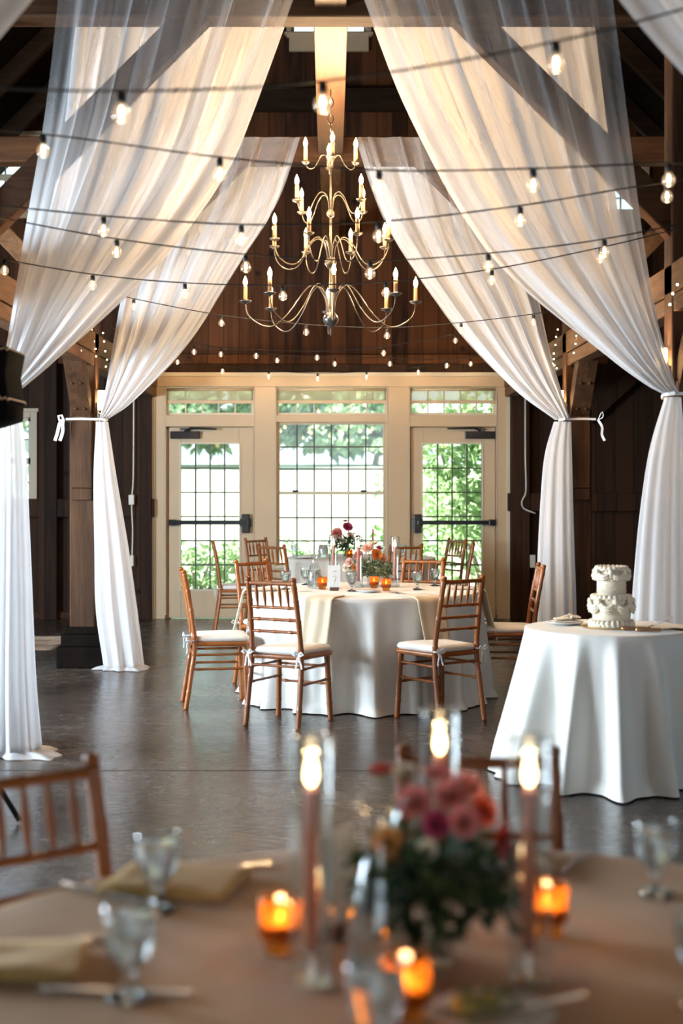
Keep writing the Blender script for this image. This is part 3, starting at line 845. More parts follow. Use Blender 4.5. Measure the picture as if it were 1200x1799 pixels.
# ================================================================== CURTAINS
def curtain_mesh(inner, outer, Yc, drop_in, drop_out, floor_pts, seed, folds=12, back=0.0, puddle=.5):
    """inner / outer: edges of the swept-back panel from the beam to the tie; drop_*: edges below the tie"""
    r = random.Random(seed)
    nu, nv = 220, 64
    I = spline(inner, nv); O = spline(outer, nv)
    ph = [r.uniform(0, 2 * PI) for _ in range(6)]
    mb = MB(); rows = []; uvs = []
    for j in range(nv):
        v = j / (nv - 1)
        row = []
        width = (I[j] - O[j]).length
        for i in range(nu):
            u = i / (nu - 1)
            w1 = math.sin(u * folds * 2 * PI + ph[0] + 1.2 * math.sin(u * 7 + ph[1]))
            w2 = math.sin(u * folds * 0.43 * 2 * PI + ph[2] + v * 1.5)
            w3 = math.sin(u * folds * 2.3 * 2 * PI + ph[3])
            uu = u + (0.012 * math.sin(u * folds * 2 * PI + ph[4]) + 0.018 * math.sin(u * 9 + ph[5] + v * 2)) * math.sin(PI * u)
            p = O[j].lerp(I[j], uu)
            amp = 0.003 + 0.005 * min(1, v * 4) * (0.35 + 0.65 * width)
            p = p + Vector((0, -(amp * (w1 + .12 * w3) + (0.010 + .022 * math.sin(PI * v)) * w2) - .05 * math.sin(PI * u) * math.sin(PI * v), 0))
            if back:
                q = min(1, max(0, (v - .5) / .5)); p.x += .07 * u * (1 - q) * (1 if O[0].x > 0 else -1); p.y += back * (1 - q * q * (3 - 2 * q))
            row.append(p); uvs.append((u, v))
        rows.append(row)
    mb.grid(rows)
    o1 = (mb, uvs)
    # the part hanging below the tie: a pleated tube
    nd, ns = 46, 96
    A = spline(drop_in, nd); B = spline(drop_out, nd)
    mb2 = MB(); rows = []; uv2 = []
    for j in range(nd):
        v = j / (nd - 1)
        c = (A[j] + B[j]) / 2; hw = (A[j] - B[j]) / 2
        dep = 0.04 + 0.065 * v
        row = []
        for k in range(ns):
            a = 2 * PI * k / ns
            g = 1 + (0.10 + .17 * v) * math.sin(a * 9 + ph[0] + .6 * math.sin(a * 2 + ph[1])) * .8 + .06 * v * math.sin(a * 17 + ph[2])
            p = c + hw * math.cos(a) * (1 + (g - 1) * .35) + Vector((0, dep * math.sin(a) * g, 0))
            if p.z < 0.012: p.z = 0.012
            row.append(p); uv2.append((k / ns * 1.3, 0.35 + .1 * v))
        rows.append(row)
    # hem spread out on the floor
    last = rows[-1]
    cc = sum(last, Vector()) / len(last)
    for q, (grow, z) in enumerate(((1 + .15 * puddle, .022), (1 + .5 * puddle, .014), (1 + .85 * puddle, .006))):
        row = []
        for k, p in enumerate(last):
            d = p - cc
            f = grow + .45 * (grow - 1) * (math.sin(k * 2 * PI / ns * 3 + ph[4]) + .5 * math.sin(k * 2 * PI / ns * 8 + ph[3]))
            row.append(Vector((cc.x + d.x * f, cc.y + d.y * f, z + .012 * (q < 2) * abs(math.sin(k * .35 + ph[5])))))
            uv2.append((k / ns * 1.3, .45))
        rows.append(row)
    mb2.grid(rows, close=True)
    return o1, (mb2, uv2)

def ribbon(mb, pts, w, nrm=(0, 1, 0), th=.002):
    """a flat ribbon along pts, w wide"""
    pts = [Vector(p) for p in pts]; nrm = Vector(nrm); rows = []
    for i, p in enumerate(pts):
        t = (pts[min(i + 1, len(pts) - 1)] - pts[max(i - 1, 0)]).normalized()
        s = t.cross(nrm).normalized()
        rows.append([p + s * w / 2 - nrm * th, p - s * w / 2 - nrm * th, p - s * w / 2 + nrm * th, p + s * w / 2 + nrm * th])
    return mb.grid(rows, close=True)

def make_curtain(label, Yc, inner, outer, drop_in, drop_out, tie, post_s, ty, seed, bow):
    base = Vector((tie.x, Yc, 0))
    t = thing('curtain', label, 'curtain', base, 0, 'sheer white curtains swept back to the posts')
    (a, ua), (b, ub) = curtain_mesh(inner, outer, Yc, drop_in, drop_out, None, seed, puddle=1.0 if bow is None else .45)
    o = a.build('swept_panel', M['sheer'], t, smooth=True, uvs=ua); o.location = -base
    (a, ua), _ = curtain_mesh(inner, outer, Yc, drop_in, drop_out, None, seed + 50, 10, (ty - Yc) * 2 - .02)
    o = a.build('swept_panel', M['sheer_back'], t, smooth=True, uvs=ua); o.location = -base
    o = b.build('hanging_tail', M['sheer_drop'], t, smooth=True, uvs=ub); o.location = -base
    # ribbon round the gathered cloth and the post
    rb = MB()
    s = post_s
    xo, xi = s * (POST + .225), s * (POST - .01)
    gx = tie.x - s * .032
    z = tie.z
    loop = [Vector((gx, Yc - .06, z - .005)), Vector((tie.x, Yc - .075, z)), Vector((s * (POST - .02), ty - .19, z + .005)), Vector((s * (POST + .1), ty - .20, z + .008)),
            Vector((xo, ty - .19, z + .006)), Vector((xo + s * .01, ty, z)), Vector((xo, ty + .115, z)), Vector((xi, ty + .115, z)), Vector((xi - s * .03, ty, z)), Vector((gx, Yc + .06, z)), Vector((gx - s * .01, Yc, z - .004)), Vector((gx, Yc - .06, z - .005))]
    rows = []
    for p in loop:
        rows.append([p + Vector((0, 0, -.009)), p + Vector((0, 0, .009)), p + Vector((.003, .003, .009)), p + Vector((.003, .003, -.009))])
    rb.grid(rows, close=True)
    o = rb.build('tie_ribbon', M['ribbon'], t); o.location = -base
    if bow:
        bw = MB(); k = Vector((xo + s * .015, ty - .20, z))
        if bow == 'wide':
            ribbon(bw, [k, k + Vector((s * .01, -.02, .035)), k + Vector((s * .035, -.03, .03)), k + Vector((s * .03, -.02, -.005)), k], .018)
            for q in (.005, .045):
                ribbon(bw, spline([k, k + Vector((s * q * .6, -.02, -.03)), k + Vector((s * q, -.01, -.10)), k + Vector((s * (q + .02), -.02, -.17))], 10), .026)
        else:
            ribbon(bw, spline([k, k + Vector((s * .02, -.02, .05)), k + Vector((s * .035, -.02, .06)), k + Vector((s * .035, -.02, .02)), k], 12), .007)
            ribbon(bw, spline([k, k + Vector((s * .03, -.02, -.06)), k + Vector((s * .03, -.01, -.12)), k + Vector((s * .05, -.02, -.17))], 10), .02)
        o = bw.build('bow', M['ribbon'], t); o.location = -base
    return t
def PP(Y, *pts): return [P(x, y, Y) for x, y in pts]
YN, YF = 7.84, 11.45
def fl(x, Y): return Vector(((x - VX) * Y / F, Y, 0.03))
nl = make_curtain('sheer white curtain on the left with its tail beside the black covered speaker', YN,
    PP(YN, (530, -42), (515, 0), (440, 200), (400, 280), (330, 380), (200, 530), (100, 630), (30, 690)),
    PP(YN, (106, -42), (103, 0), (80, 200), (45, 400), (12, 600), (-2, 672)),
    PP(YN, (30, 690), (44, 790), (52, 960), (60, 1180)) + [fl(70, YN)], PP(YN, (-2, 678), (-6, 790), (-14, 960), (-24, 1180)) + [fl(-30, YN)], P(24, 692, YN), -1, 8.1, 3, None)
nr = make_curtain('sheer white curtain on the right with its tail behind the cake table', YN,
    PP(YN, (626, -42), (640, 0), (700, 150), (800, 340), (900, 470), (1050, 610), (1130, 672), (1172, 695)),
    PP(YN, (1072, -42), (1076, 0), (1110, 270), (1132, 430), (1155, 560), (1185, 672), (1196, 692)),
    PP(YN, (1168, 698), (1142, 790), (1126, 900), (1117, 1000), (1111, 1090), (1106, 1200)) + [fl(1104, YN)],
    PP(YN, (1196, 698), (1203, 790), (1206, 900), (1208, 1000), (1210, 1090), (1210, 1200)) + [fl(1210, YN)], P(1180, 692, YN), 1, 8.1, 4, 'thin')
make_curtain('sheer white curtain tied with a wide bow to the left far post', YF,
    PP(YF, (528, 241), (490, 350), (440, 430), (330, 600), (240, 700), (188, 738)),
    PP(YF, (268, 241), (245, 350), (222, 470), (206, 560), (186, 680), (175, 736)),
    PP(YF, (190, 741), (205, 840), (225, 960), (240, 1070)) + [fl(252, YF)], PP(YF, (169, 741), (165, 840), (167, 960), (170, 1070)) + [fl(184, YF)], P(180, 737, YF), -1, 11.7, 5, 'wide')
make_curtain('sheer white curtain tied with a thin ribbon to the right far post', YF,
    PP(YF, (624, 241), (660, 350), (700, 430), (800, 570), (900, 680), (976, 738)),
    PP(YF, (890, 241), (902, 350), (918, 430), (946, 520), (968, 620), (1001, 734)),
    PP(YF, (973, 741), (957, 800), (950, 880), (945, 1000)) + [fl(944, YF)], PP(YF, (1003, 741), (1005, 850), (1007, 950), (1010, 1050)) + [fl(1012, YF)], P(990, 737, YF), 1, 11.7, 6, 'thin')
def drop_rear(c):
    for q in kids(c):
        if q.name.startswith('swept_panel') and q.data.materials[0] == M['sheer_back']: q.location.y -= .32; q.location.x += .12 * (1 if c.location.x > 0 else -1)
c = copy_tree(nl); c.location.y -= 3.77; drop_rear(c); c['label'] = 'corner of a blurred sheer curtain crossing the top left of the picture'
c = copy_tree(nr); c.location.y -= 3.77; drop_rear(c); c['label'] = 'corner of a blurred sheer curtain crossing the top right of the picture'

# ================================================================== LAMPS
def sconce(label, s, ty):
    t = thing('wall_sconce', label, 'wall lamp', (s * POST, ty - .02, 2.06), 0, 'lit sconces on the posts')
    MB().span((-s * .0 - .012, -.05, -.02), (.012, .05, .10)).build('back_plate', M['iron_dark'], t, bevel=.004)
    MB().tube([(0, 0, .02), (-s * .045, 0, .0), (-s * .045, 0, .04)], .007, 8).build('arm', M['iron_dark'], t, smooth=True)
    MB().lathe([(.033, .04), (.036, .10), (.036, .20)], (-s * .045, 0, 0), 20).build('lamp_shade', M['shade'], t, smooth=True)
    MB().ball((-s * .045, 0, .10), .014, 10, 8, (1, 1, 1.6)).build('bulb', M['flame_bulb'], t, smooth=True)
    lamp('sconce_light', 'POINT', (-s * .045, 0, .11), 34, (1.0, 0.60, 0.28), parent=t, radius=.03)
sconce('lit sconce on the left far post above the ribbon', -1, 11.7)
sconce('lit sconce on the right far post above the ribbon', 1, 11.7)
sconce('lit sconce on the post behind the right near curtain', 1, 8.1)
sconce('lit sconce on the post behind the left near curtain', -1, 8.1)

# ---- string lights
def string_light(label, Y, pts, ends, power=0.0, dz=0.052, slope=0.0):
    """pts: bulb centres in the picture; ends: where the cord runs out at both sides"""
    base = P(pts[0][0], pts[0][1], Y)
    t = thing('string_light', label, 'string lights', base, 0, 'strings of globe bulbs across the nave')
    def at(px, py):
        yy = Y + slope * (px - VX) / 600
        return P(px, py, yy)
    cpts = [at(*ends[0])] + [at(x, y) + Vector((0, 0, dz)) for x, y in pts] + [at(*ends[1])]
    MB().tube([p - base for p in spline(cpts, 30 + 8 * len(cpts))], .0035, 6).build('cord', M['cord'], t, smooth=True)
    for x, y in pts:
        c = at(x, y) - base
        so = MB().lathe([(.0, .046), (.011, .046), (.012, .02), (.009, .018), (0, .018)], (0, 0, 0), 10).build('socket', M['cord'], t, smooth=True, loc=c)
        MB().lathe([(.009, .02), (.013, .014), (.021, .003), (.0235, -.008), (.0205, -.02), (.012, -.028), (.0001, -.031)], (0, 0, 0), 14).build('bulb', M['globe'], so, smooth=True)
        MB().lathe([(.0001, .012), (.004, .008), (.0058, -.004), (.004, -.014), (.0001, -.017)], (0, 0, 0), 8).build('filament', M['filament'], so, smooth=True)
        if power:
            lamp('bulb_light', 'POINT', c + Vector((0, 0, -.045)), power, (1.0, .66, .34), parent=t, radius=.02)
string_light('blurred string of globe bulbs nearest the camera, highest in the picture', 3.7, [(213, 195), (567, 178), (977, 108)], [(-140, 150), (1330, -20)], 0.62)
string_light('second string of globe bulbs from the top, crossing above the chandelier candles', 5.0, [(76, 262), (386, 302), (666, 325), (937, 322), (1175, 313)], [(-320, 205), (1500, 290)], 0.50)
string_light('third string of globe bulbs from the top, rising at right to a paired bulb', 5.7, [(-60, 378), (182, 402), (424, 417), (665, 412), (914, 384), (1172, 343)], [(-280, 340), (1420, 300)], 0.50)
string_light('fourth string of globe bulbs from the top, just above the lowest chandelier candles', 6.4, [(-15, 400), (205, 440), (432, 467), (650, 478), (858, 465), (1062, 440)], [(-180, 350), (1330, 365)], 0.50)
string_light('fifth string of globe bulbs from the top, passing in front of the lowest chandelier tier', 7.6, [(8, 473), (163, 499), (325, 514), (497, 518), (678, 512), (864, 490), (1055, 452)], [(-60, 440), (1200, 400)], 0.50)
string_light('sixth string of globe bulbs from the top, under the chandelier ball', 10.5, [(235, 537), (389, 566), (538, 582), (680, 588), (810, 579), (937, 564)], [(130, 498), (1030, 536)], 0.62)
string_light('seventh string of globe bulbs from the top, touching the gable ledge', 12.7, [(241, 600), (341, 617), (450, 624), (557, 627), (674, 619), (800, 597), (921, 575)], [(195, 575), (965, 560)], 0.62)
string_light('eighth string of globe bulbs from the top, just under the gable ledge', 14.0, [(388, 621), (487, 632), (588, 638), (685, 638), (785, 641), (880, 626)], [(235, 575), (930, 600)], 0.88)
string_light('lowest string of globe bulbs, hanging along the top of the far doors', 15.45, [(312, 635), (391, 651), (472, 660), (558, 664), (644, 661), (735, 653), (827, 638)], [(272, 614), (890, 612)], 1.25)

# ---- fairy lights wound on the long girts
def fairy(label, pts, Y):
    base = P(pts[0][0], pts[0][1], Y)
    t = thing('fairy_lights', label, 'fairy lights', base, 0, 'fairy lights round the girts')
    q = [P(x, y, Y) - base for x, y in pts]
    MB().tube(q, .0018, 5).build('wire', M['iron'], t)
    for p in q:
        MB().ball(p, .007, 8, 6).build('led', M['led'], t, smooth=True)
fairy('warm fairy lights on the girt left of the left far post', [(141, 597), (142, 616), (134, 626), (120, 612)], 11.0)
fairy('warm fairy lights right of the left far post behind the curtain edge', [(161, 580), (165, 600), (168, 613), (169, 626), (181, 585), (183, 600), (185, 617), (188, 632), (186, 644)], 11.56)
fairy('warm fairy lights on the girt right of the right far post', [(1014, 575), (1013, 590), (1011, 604), (1008, 620)], 11.1)
fairy('warm fairy lights left of the right far post by the curtain edge', [(980, 579), (977, 592), (976, 606), (973, 621), (973, 631), (971, 639), (974, 642), (978, 647)], 11.56)
fairy('warm fairy lights at the left picture edge above the speaker', [(12, 503), (13, 523), (17, 546)], 8.6)
fairy('warm fairy lights on the girt at the right picture edge', [(1182, 516), (1177, 535), (1190, 500)], 7.75)

# ---- chandelier
def chandelier():
    CX, CY = 0.0, 9.6
    t = thing('chandelier', 'four tier metal chandelier with lit candle bulbs hanging from the centre beam', 'chandelier', (CX, CY, 2.53))
    z0 = 2.53
    zz = lambda z: z - z0
    st = MB().tube([(0, 0, zz(2.56)), (0, 0, zz(2.83)), (0, 0, zz(3.2)), (0, 0, zz(3.66)), (0, 0, zz(3.86))], [.008, .012, .009, .007, .005], 10)
    st.build('stem', M['iron'], t, smooth=True)
    ch = MB()
    for i in range(5):
        c = Vector((0, 0, zz(3.895) + i * .056)); pts = []
        for k in range(13):
            a = 2 * PI * k / 12
            pts.append(c + (Vector((math.cos(a) * .018, 0, math.sin(a) * .034)) if i % 2 else Vector((0, math.cos(a) * .018, math.sin(a) * .034))))
        ch.tube(pts, .004, 6, cap=False)
    ch.build('chain', M['iron'], t, smooth=True)
    for z, r, m in ((2.604, .052, 'iron_dark'), (2.985, .040, 'iron'), (3.315, .028, 'iron'), (3.635, .020, 'iron')):
        b = MB().lathe([(.0001, -r * 1.25), (r * .18, -r * 1.15), (r * .25, -r), (r * .62, -r * .8), (r * .97, -r * .25), (r, 0), (r * .97, r * .25), (r * .62, r * .8), (r * .3, r), (r * .22, r * 1.3), (.0001, r * 1.35)], (0, 0, zz(z)), 20)
        b.build('ball', M[m], t, smooth=True)
    MB().tube([(0, 0, zz(2.54)), (0, 0, zz(2.505)), (0, .004, zz(2.49))], [.006, .005, .003], 8).build('finial', M['iron_dark'], t)
    def arm(ang, prof, plate_r, m):
        ca, sa = math.cos(ang), math.sin(ang)
        pts = [Vector((r * ca, r * sa, zz(z))) for r, z in prof]
        a = MB().tube(spline(pts, 36), .0042, 8).build('arm', M[m], t, smooth=True)
        e = pts[-1]
        MB().lathe([(.008, -.012), (.018, -.004), (plate_r * .8, 0), (plate_r, .009), (plate_r * .97, .011), (.016, .004), (.0001, .004)], e, 16).build('drip_pan', M['iron_dark' if prof[-1][1] < 2.9 else 'iron'], a, smooth=True)
        MB().lathe([(.0001, .003), (.0135, .004), (.0135, .1), (.012, .104), (.0001, .104)], e, 12).build('candle_sleeve', M['sleeve'], a, smooth=True)
        MB().lathe([(.008, .104), (.0125, .118), (.0155, .132), (.013, .148), (.0065, .164), (.0001, .178)], e, 12).build('bulb', M['flame_bulb'], a, smooth=True)
    tiers = [
        (3.654, .17, [(.012, 3.63), (.03, 3.70), (.06, 3.705), (.10, 3.64), (.135, 3.615), (.16, 3.63), (.17, 3.654)], 4, 4, .03),
        (3.36, .30, [(.012, 3.31), (.03, 3.42), (.08, 3.45), (.13, 3.41), (.19, 3.31), (.235, 3.285), (.275, 3.305), (.30, 3.36)], 4, 42, .034),
        (3.11, .41, [(.015, 2.98), (.04, 3.10), (.09, 3.15), (.15, 3.11), (.23, 2.98), (.30, 2.955), (.37, 2.99), (.405, 3.05), (.41, 3.11)], 8, 25, .036),
        (2.716, .575, [(.02, 2.62), (.04, 2.75), (.10, 2.83), (.17, 2.80), (.27, 2.66), (.37, 2.565), (.45, 2.555), (.53, 2.60), (.565, 2.65), (.575, 2.716)], 8, 2, .042)]
    for z, r, prof, n, off, pr in tiers:
        for k in range(n):
            arm(math.radians(off) + 2 * PI * k / n, prof, pr, 'iron')
        for k in range(4):
            a = math.radians(off) + 2 * PI * (k + .5) / 4
            lamp('chandelier_light', 'POINT', (r * math.cos(a), r * math.sin(a), zz(z) + .15), (27 if n == 8 else 7) , (1.0, .66, .36), parent=t, radius=.03)
    return t
chandelier()

# ================================================================== CHAIRS
def ringed(n, L_, base, rings, amp=.0035):
    """radii along a turned bamboo member of length L_"""
    out = []
    for i in range(n):
        s = i / (n - 1)
        r = base
        for q in rings:
            r += amp * math.exp(-((s - q) * L_ / .006) ** 2)
        out.append(r)
    return out
def turned(a, b, r, rings, n=26, seg=8, mb=None, taper=None):
    a, b = Vector(a), Vector(b)
    pts = [a.lerp(b, i / (n - 1)) for i in range(n)]
    rad = ringed(n, (b - a).length, r, rings)
    if taper: rad = [q * (1 - (1 - taper) * abs(2 * i / (n - 1) - 1) ** 2) for i, q in enumerate(rad)]
    return (mb or MB()).tube(pts, rad, seg)
def make_chair():
    t = thing('banquet_chair', 'x', 'chair')
    cm = M['chair']
    for s in (-1, 1):
        turned((s * .190, .185, 0), (s * .172, .165, .435), .0178, (.25, .55, .62, .93), 40, 10).build('leg', cm, t, smooth=True)
    for s in (-1, 1):   # rear leg runs on up into the back
        pts = spline([(s * .186, -.225, 0), (s * .182, -.19, .22), (s * .175, -.165, .43), (s * .168, -.19, .66), (s * .160, -.235, .90)], 80)
        n = len(pts); rad = ringed(n, .93, .0165, (.13, .30, .33, .50, .53, .69, .72, .83, .86, .955))
        mb = MB().tube(pts, rad, 10)
        mb.ball(pts[-1] + Vector((0, -.002, .010)), .0185, 10, 8, (1, 1, .8))
        mb.build('leg', cm, t, smooth=True)
    def bk(z, x): # a point on the back plane
        f = spline([(0, -.165, .43), (0, -.19, .66), (0, -.235, .90)], 60)
        p = min(f, key=lambda q: abs(q.z - z)); return Vector((x, p.y, z))
    def hx(z): return .175 - (z - .43) * .032
    turned(bk(.885, -hx(.885)), bk(.885, hx(.885)), .0125, (.06, .5, .94), 30).build('top_rail', cm, t, smooth=True)
    for z in (.735, .66, .585):
        turned(bk(z, -hx(z)), bk(z, hx(z)), .0098, (.14, .18, .5, .82, .86), 34).build('rail', cm, t, smooth=True)
    for k in range(5):
        x = -.108 + .054 * k
        a, b = bk(.735, x * 1.02), bk(.885, x)
        n = 16; pts = [a.lerp(b, i / (n - 1)) for i in range(n)]
        MB().tube(pts, [.0055 + .005 * math.sin(PI * i / (n - 1)) ** 2 for i in range(n)], 8).build('spindle', cm, t, smooth=True)
    for z in (.36, .265):
        for s in (-1, 1):
            f = 1 - z / .435
            turned((s * (.183 + .004 * f), -.188 + .0, z), (s * (.172 + .018 * f), .166 + .018 * f, z), .008, (.15, .5, .85), 22).build('stretcher', cm, t, smooth=True)
    for z in (.345, .235):
        turned((-.18, .175, z), (.18, .175, z), .008, (.15, .5, .85), 22).build('stretcher', cm, t, smooth=True)
    turned((-.178, -.178, .375), (.178, -.178, .375), .008, (.15, .5, .85), 22).build('stretcher', cm, t, smooth=True)
    def plan(hw_b, hw_f, y0, y1, rr, n=6):
        pts = []
        for cx, cy_, a0 in ((hw_f - rr, y1 - rr, 0), (-hw_f + rr, y1 - rr, 90), (-hw_b + rr, y0 + rr, 180), (hw_b - rr, y0 + rr, 270)):
            for i in range(n):
                a = math.radians(a0 + 90 * i / (n - 1)); pts.append((cx + rr * math.cos(a), cy_ + rr * math.sin(a)))
        return pts
    def slab(mb, pts, prof):
        cx = sum(p[0] for p in pts) / len(pts); cy_ = sum(p[1] for p in pts) / len(pts)
        rows = [[Vector((cx + (x - cx) * f, cy_ + (y - cy_) * f, z)) for x, y in pts] for f, z in prof]
        return mb.grid(rows, close=True)
    slab(MB(), plan(.185, .205, -.180, .205, .04), [(.001, .415), (.97, .415), (1, .42), (1, .438), (.98, .443), (.001, .443)]).build('seat', cm, t, smooth=True)
    cu = slab(MB(), plan(.175, .198, -.172, .20, .045), [(.001, .444), (.95, .444), (1, .455), (1.0, .468), (.965, .480), (.8, .487), (.4, .490), (.001, .490)]).build('cushion', M['cushion'], t, smooth=True)
    slab(MB(), plan(.177, .200, -.174, .202, .045), [(.995, .459), (1.004, .4615), (.995, .464)]).build('piping', M['cushion'], cu, smooth=True)
    for s in (-1, 1):
        mb = MB(); k = Vector((s * .176, -.19, .455))
        ribbon(mb, [k + Vector((s * .0, .03, .0)), k + Vector((s * .02, .01, 0)), k + Vector((s * .02, -.018, 0)), k + Vector((-s * .012, -.02, 0)), k + Vector((-s * .02, .015, 0))], .012, (0, 0, 1), .003)
        k = k + Vector((s * .004, -.018, 0))
        for d in ((.04, .018), (-.035, .015)):
            ribbon(mb, [k, k + Vector((d[0] * .6, -.012, d[1])), k + Vector((d[0], -.014, .002)), k + Vector((d[0] * .5, -.014, -.006)), k], .010)
        for d in (.022, -.010):
            ribbon(mb, [k, k + Vector((d * .5, -.012, -.03)), k + Vector((d, -.008, -.06)), k + Vector((d * 1.3, -.012, -.085))], .010)
        mb.build('tie', M['ribbon'], cu)
    return t
chair = make_chair(); used_chairs = []
def put_chair(x, y, fx, fy, label, group):
    placed(chair, used_chairs, label, (x, y, 0), math.atan2(fy, fx) - PI / 2, group)
G2, G3, G1 = 'chairs round the middle table', 'chairs round the table by the far window', 'chairs round the near table'
put_chair(-.255, 8.89, .50, .93, 'brown wooden chair with back to camera at front left of the middle table', G2)
put_chair(.685, 9.04, -.60, .80, 'brown wooden chair with back to camera at front right of the middle table', G2)
put_chair(-.765, 9.62, .98, .16, 'brown wooden chair seen side on at the left of the middle table, untied cushion', G2)
put_chair(1.27, 10.2, -1, .03, 'brown wooden chair seen side on behind the cake table', G2)
put_chair(-.43, 10.66, .77, -.70, 'brown wooden chair at back left of the middle table, facing the camera', G2)
put_chair(.63, 10.88, -.40, -.92, 'brown wooden chair at back right of the middle table, behind the goblets', G2)
put_chair(-.95, 14.35, 1, .10, 'brown wooden chair seen side on before the left door', G3)
put_chair(-.62, 15.05, .72, -.60, 'brown wooden chair farthest back left, between left door and window', G3)
put_chair(-.42, 13.78, .62, .78, 'brown wooden chair with back to camera at front left of the far table', G3)
put_chair(.64, 13.80, -.34, .94, 'brown wooden chair with back to camera at front right of the far table', G3)
put_chair(1.13, 14.95, -.85, -.45, 'brown wooden chair at back right of the far table before the right door', G3)
put_chair(1.18, 14.15, -1, .08, 'brown wooden chair seen edge on at the right of the far table', G3)
put_chair(-.48, 2.70, .62, -.78, 'blurred brown wooden chair at the near table, at the left picture edge', G1)
put_chair(.305, 2.84, -.06, -1, 'blurred brown wooden chair behind the near candles and flowers', G1)

# ================================================================== TABLES
def banquet_table(label, x, y, r, h=.742):
    t = thing('banquet_table', label, 'table', (x, y, 0), 0, 'round banquet tables under cloths')
    MB().lathe([(.0001, h - .03), (r - .01, h - .03), (r, h - .02), (r, h - .005), (r - .01, h), (.0001, h)], (0, 0, 0), 48).build('tabletop', M['handle_wood'], t)
    for sx in (-1, 1):
        for sy in (-1, 1):
            a = r * .55
            MB().tube([(sx * a * .9, sy * a * .9, h - .03), (sx * a, sy * a, 0)], .014, 8).build('leg', M['black'], t, smooth=True)
    return t
def tablecloth(label, x, y, r, flare, folds, seed, m, h=.75, amp=.05, back_limit=None, bottom=.012, lift=None):
    rr = random.Random(seed)
    t = MB(); na, nr, nz = 300, 10, 26
    ph = [rr.uniform(0, 2 * PI) for _ in range(6)]
    rows = []
    for i in range(nr):
        q = max(1e-4, (r + .004) * i / (nr - 1) * .985)
        rows.append([Vector((q * math.cos(2 * PI * k / na), q * math.sin(2 * PI * k / na), h)) for k in range(na)])
    for j in range(nz):
        s = j / (nz - 1)
        row = []
        for k in range(na):
            a = 2 * PI * k / na
            w = math.sin(folds * a + ph[0] + 1.5 * math.sin(2 * a + ph[1]))
            w = (1 + w) / 2
            w = w ** 2.2
            w2 = math.sin(folds * .5 * a + ph[2] + 1.1 * math.sin(3 * a + ph[3]))
            z = h - .004 - (h - bottom) * (1 - (1 - s) ** 1.0) if j else h - .002
            if lift: z = max(z, bottom + lift(a) * s)
            e = min(1, s * 1.25) ** .85
            rad = r + .006 + flare * s ** 1.15 + amp * e * (w * 1.25 - .45) + amp * .45 * e * w2
            if s > .93: rad += .02 * (s - .93) / .07 * (w2 + 1)
            p = Vector((rad * math.cos(a), rad * math.sin(a), z))
            if back_limit is not None and p.y > back_limit: p.y = back_limit + (p.y - back_limit) * .05
            row.append(p)
        rows.append(row)
    t.grid(rows, close=True)
    o = t.build('tablecloth', m, None, smooth=True, loc=(x, y, 0))
    return tag(o, label, 'tablecloth', 'cloths on the round tables')
T1 = (.19, 2.0, .90); T2 = (.235, 9.98, .80); T3 = (.30, 14.5, .76); TC = (1.445, 7.36, .43)
banquet_table('round near table under the tan tinted cloth', *T1); banquet_table('round middle table under the white cloth', *T2)
banquet_table('round far table under the white cloth by the window', *T3); banquet_table('small round cake table under the white cloth', *TC)
tablecloth('cloth tinted tan for dim warm light on the blurred near table', *T1, .06, 18, 2, M['linen_dimmed'])
tablecloth('white floor length cloth on the middle table', *T2, .02, 19, 5, M['linen'], amp=.07)
tablecloth('white cloth on the far table before the window', *T3, .04, 17, 7, M['linen'], amp=.05)
tablecloth('white floor length cloth flaring out under the cake', *TC, .155, 12, 11, M['linen'], amp=.11, back_limit=.34)
TOP = .7515

# ---- tableware builders
GOBS = []
def make_goblet():
    t = thing('water_goblet', 'x', 'goblet')
    pr = [(.006, .040), (.016, .043), (.028, .058), (.036, .080), (.0395, .105), (.039, .125), (.0375, .136), (.0362, .136), (.0375, .124), (.038, .105), (.0345, .081), (.0265, .060), (.015, .046), (.0001, .0445)]
    MB().lathe(pr, seg=28).build('bowl', M['clear'], t, smooth=True)
    MB().lathe([(.0001, .001), (.032, .001), (.033, .003), (.028, .006), (.012, .010), (.008, .018), (.011, .024), (.008, .030), (.0085, .036), (.012, .040), (.0001, .0415)], seg=24).build('stem', M['crystal'], t, smooth=True)
    MB().lathe([(.0001, .0465), (.0145, .0475), (.0255, .061), (.0335, .082), (.0368, .105), (.0366, .114), (.0001, .114)], seg=28).build('water', M['water'], t, smooth=True)
    return t
goblet = make_goblet()
def put_goblet(x, y, label, g): placed(goblet, GOBS, label, (x, y, TOP), R.uniform(0, 6), g)
CARS = []
def make_carafe():
    t = thing('carafe', 'x', 'carafe')
    MB().lathe([(.0001, .001), (.048, .001), (.053, .006), (.054, .03), (.052, .08), (.045, .12), (.030, .165), (.0225, .19), (.022, .21), (.027, .235), (.036, .254), (.0405, .258), (.0395, .2605), (.034, .2565), (.025, .236), (.020, .21), (.0205, .19), (.028, .165), (.043, .119), (.050, .08), (.052, .03), (.051, .008), (.0001, .006)], seg=32).build('glass_body', M['clear'], t, smooth=True)
    MB().lathe([(.0001, .0075), (.050, .009), (.0505, .03), (.0485, .08), (.0415, .118), (.038, .130), (.0001, .130)], seg=32).build('water', M['water'], t, smooth=True)
    return t
carafe = make_carafe()
HUR, STK, VOT = [], [], []
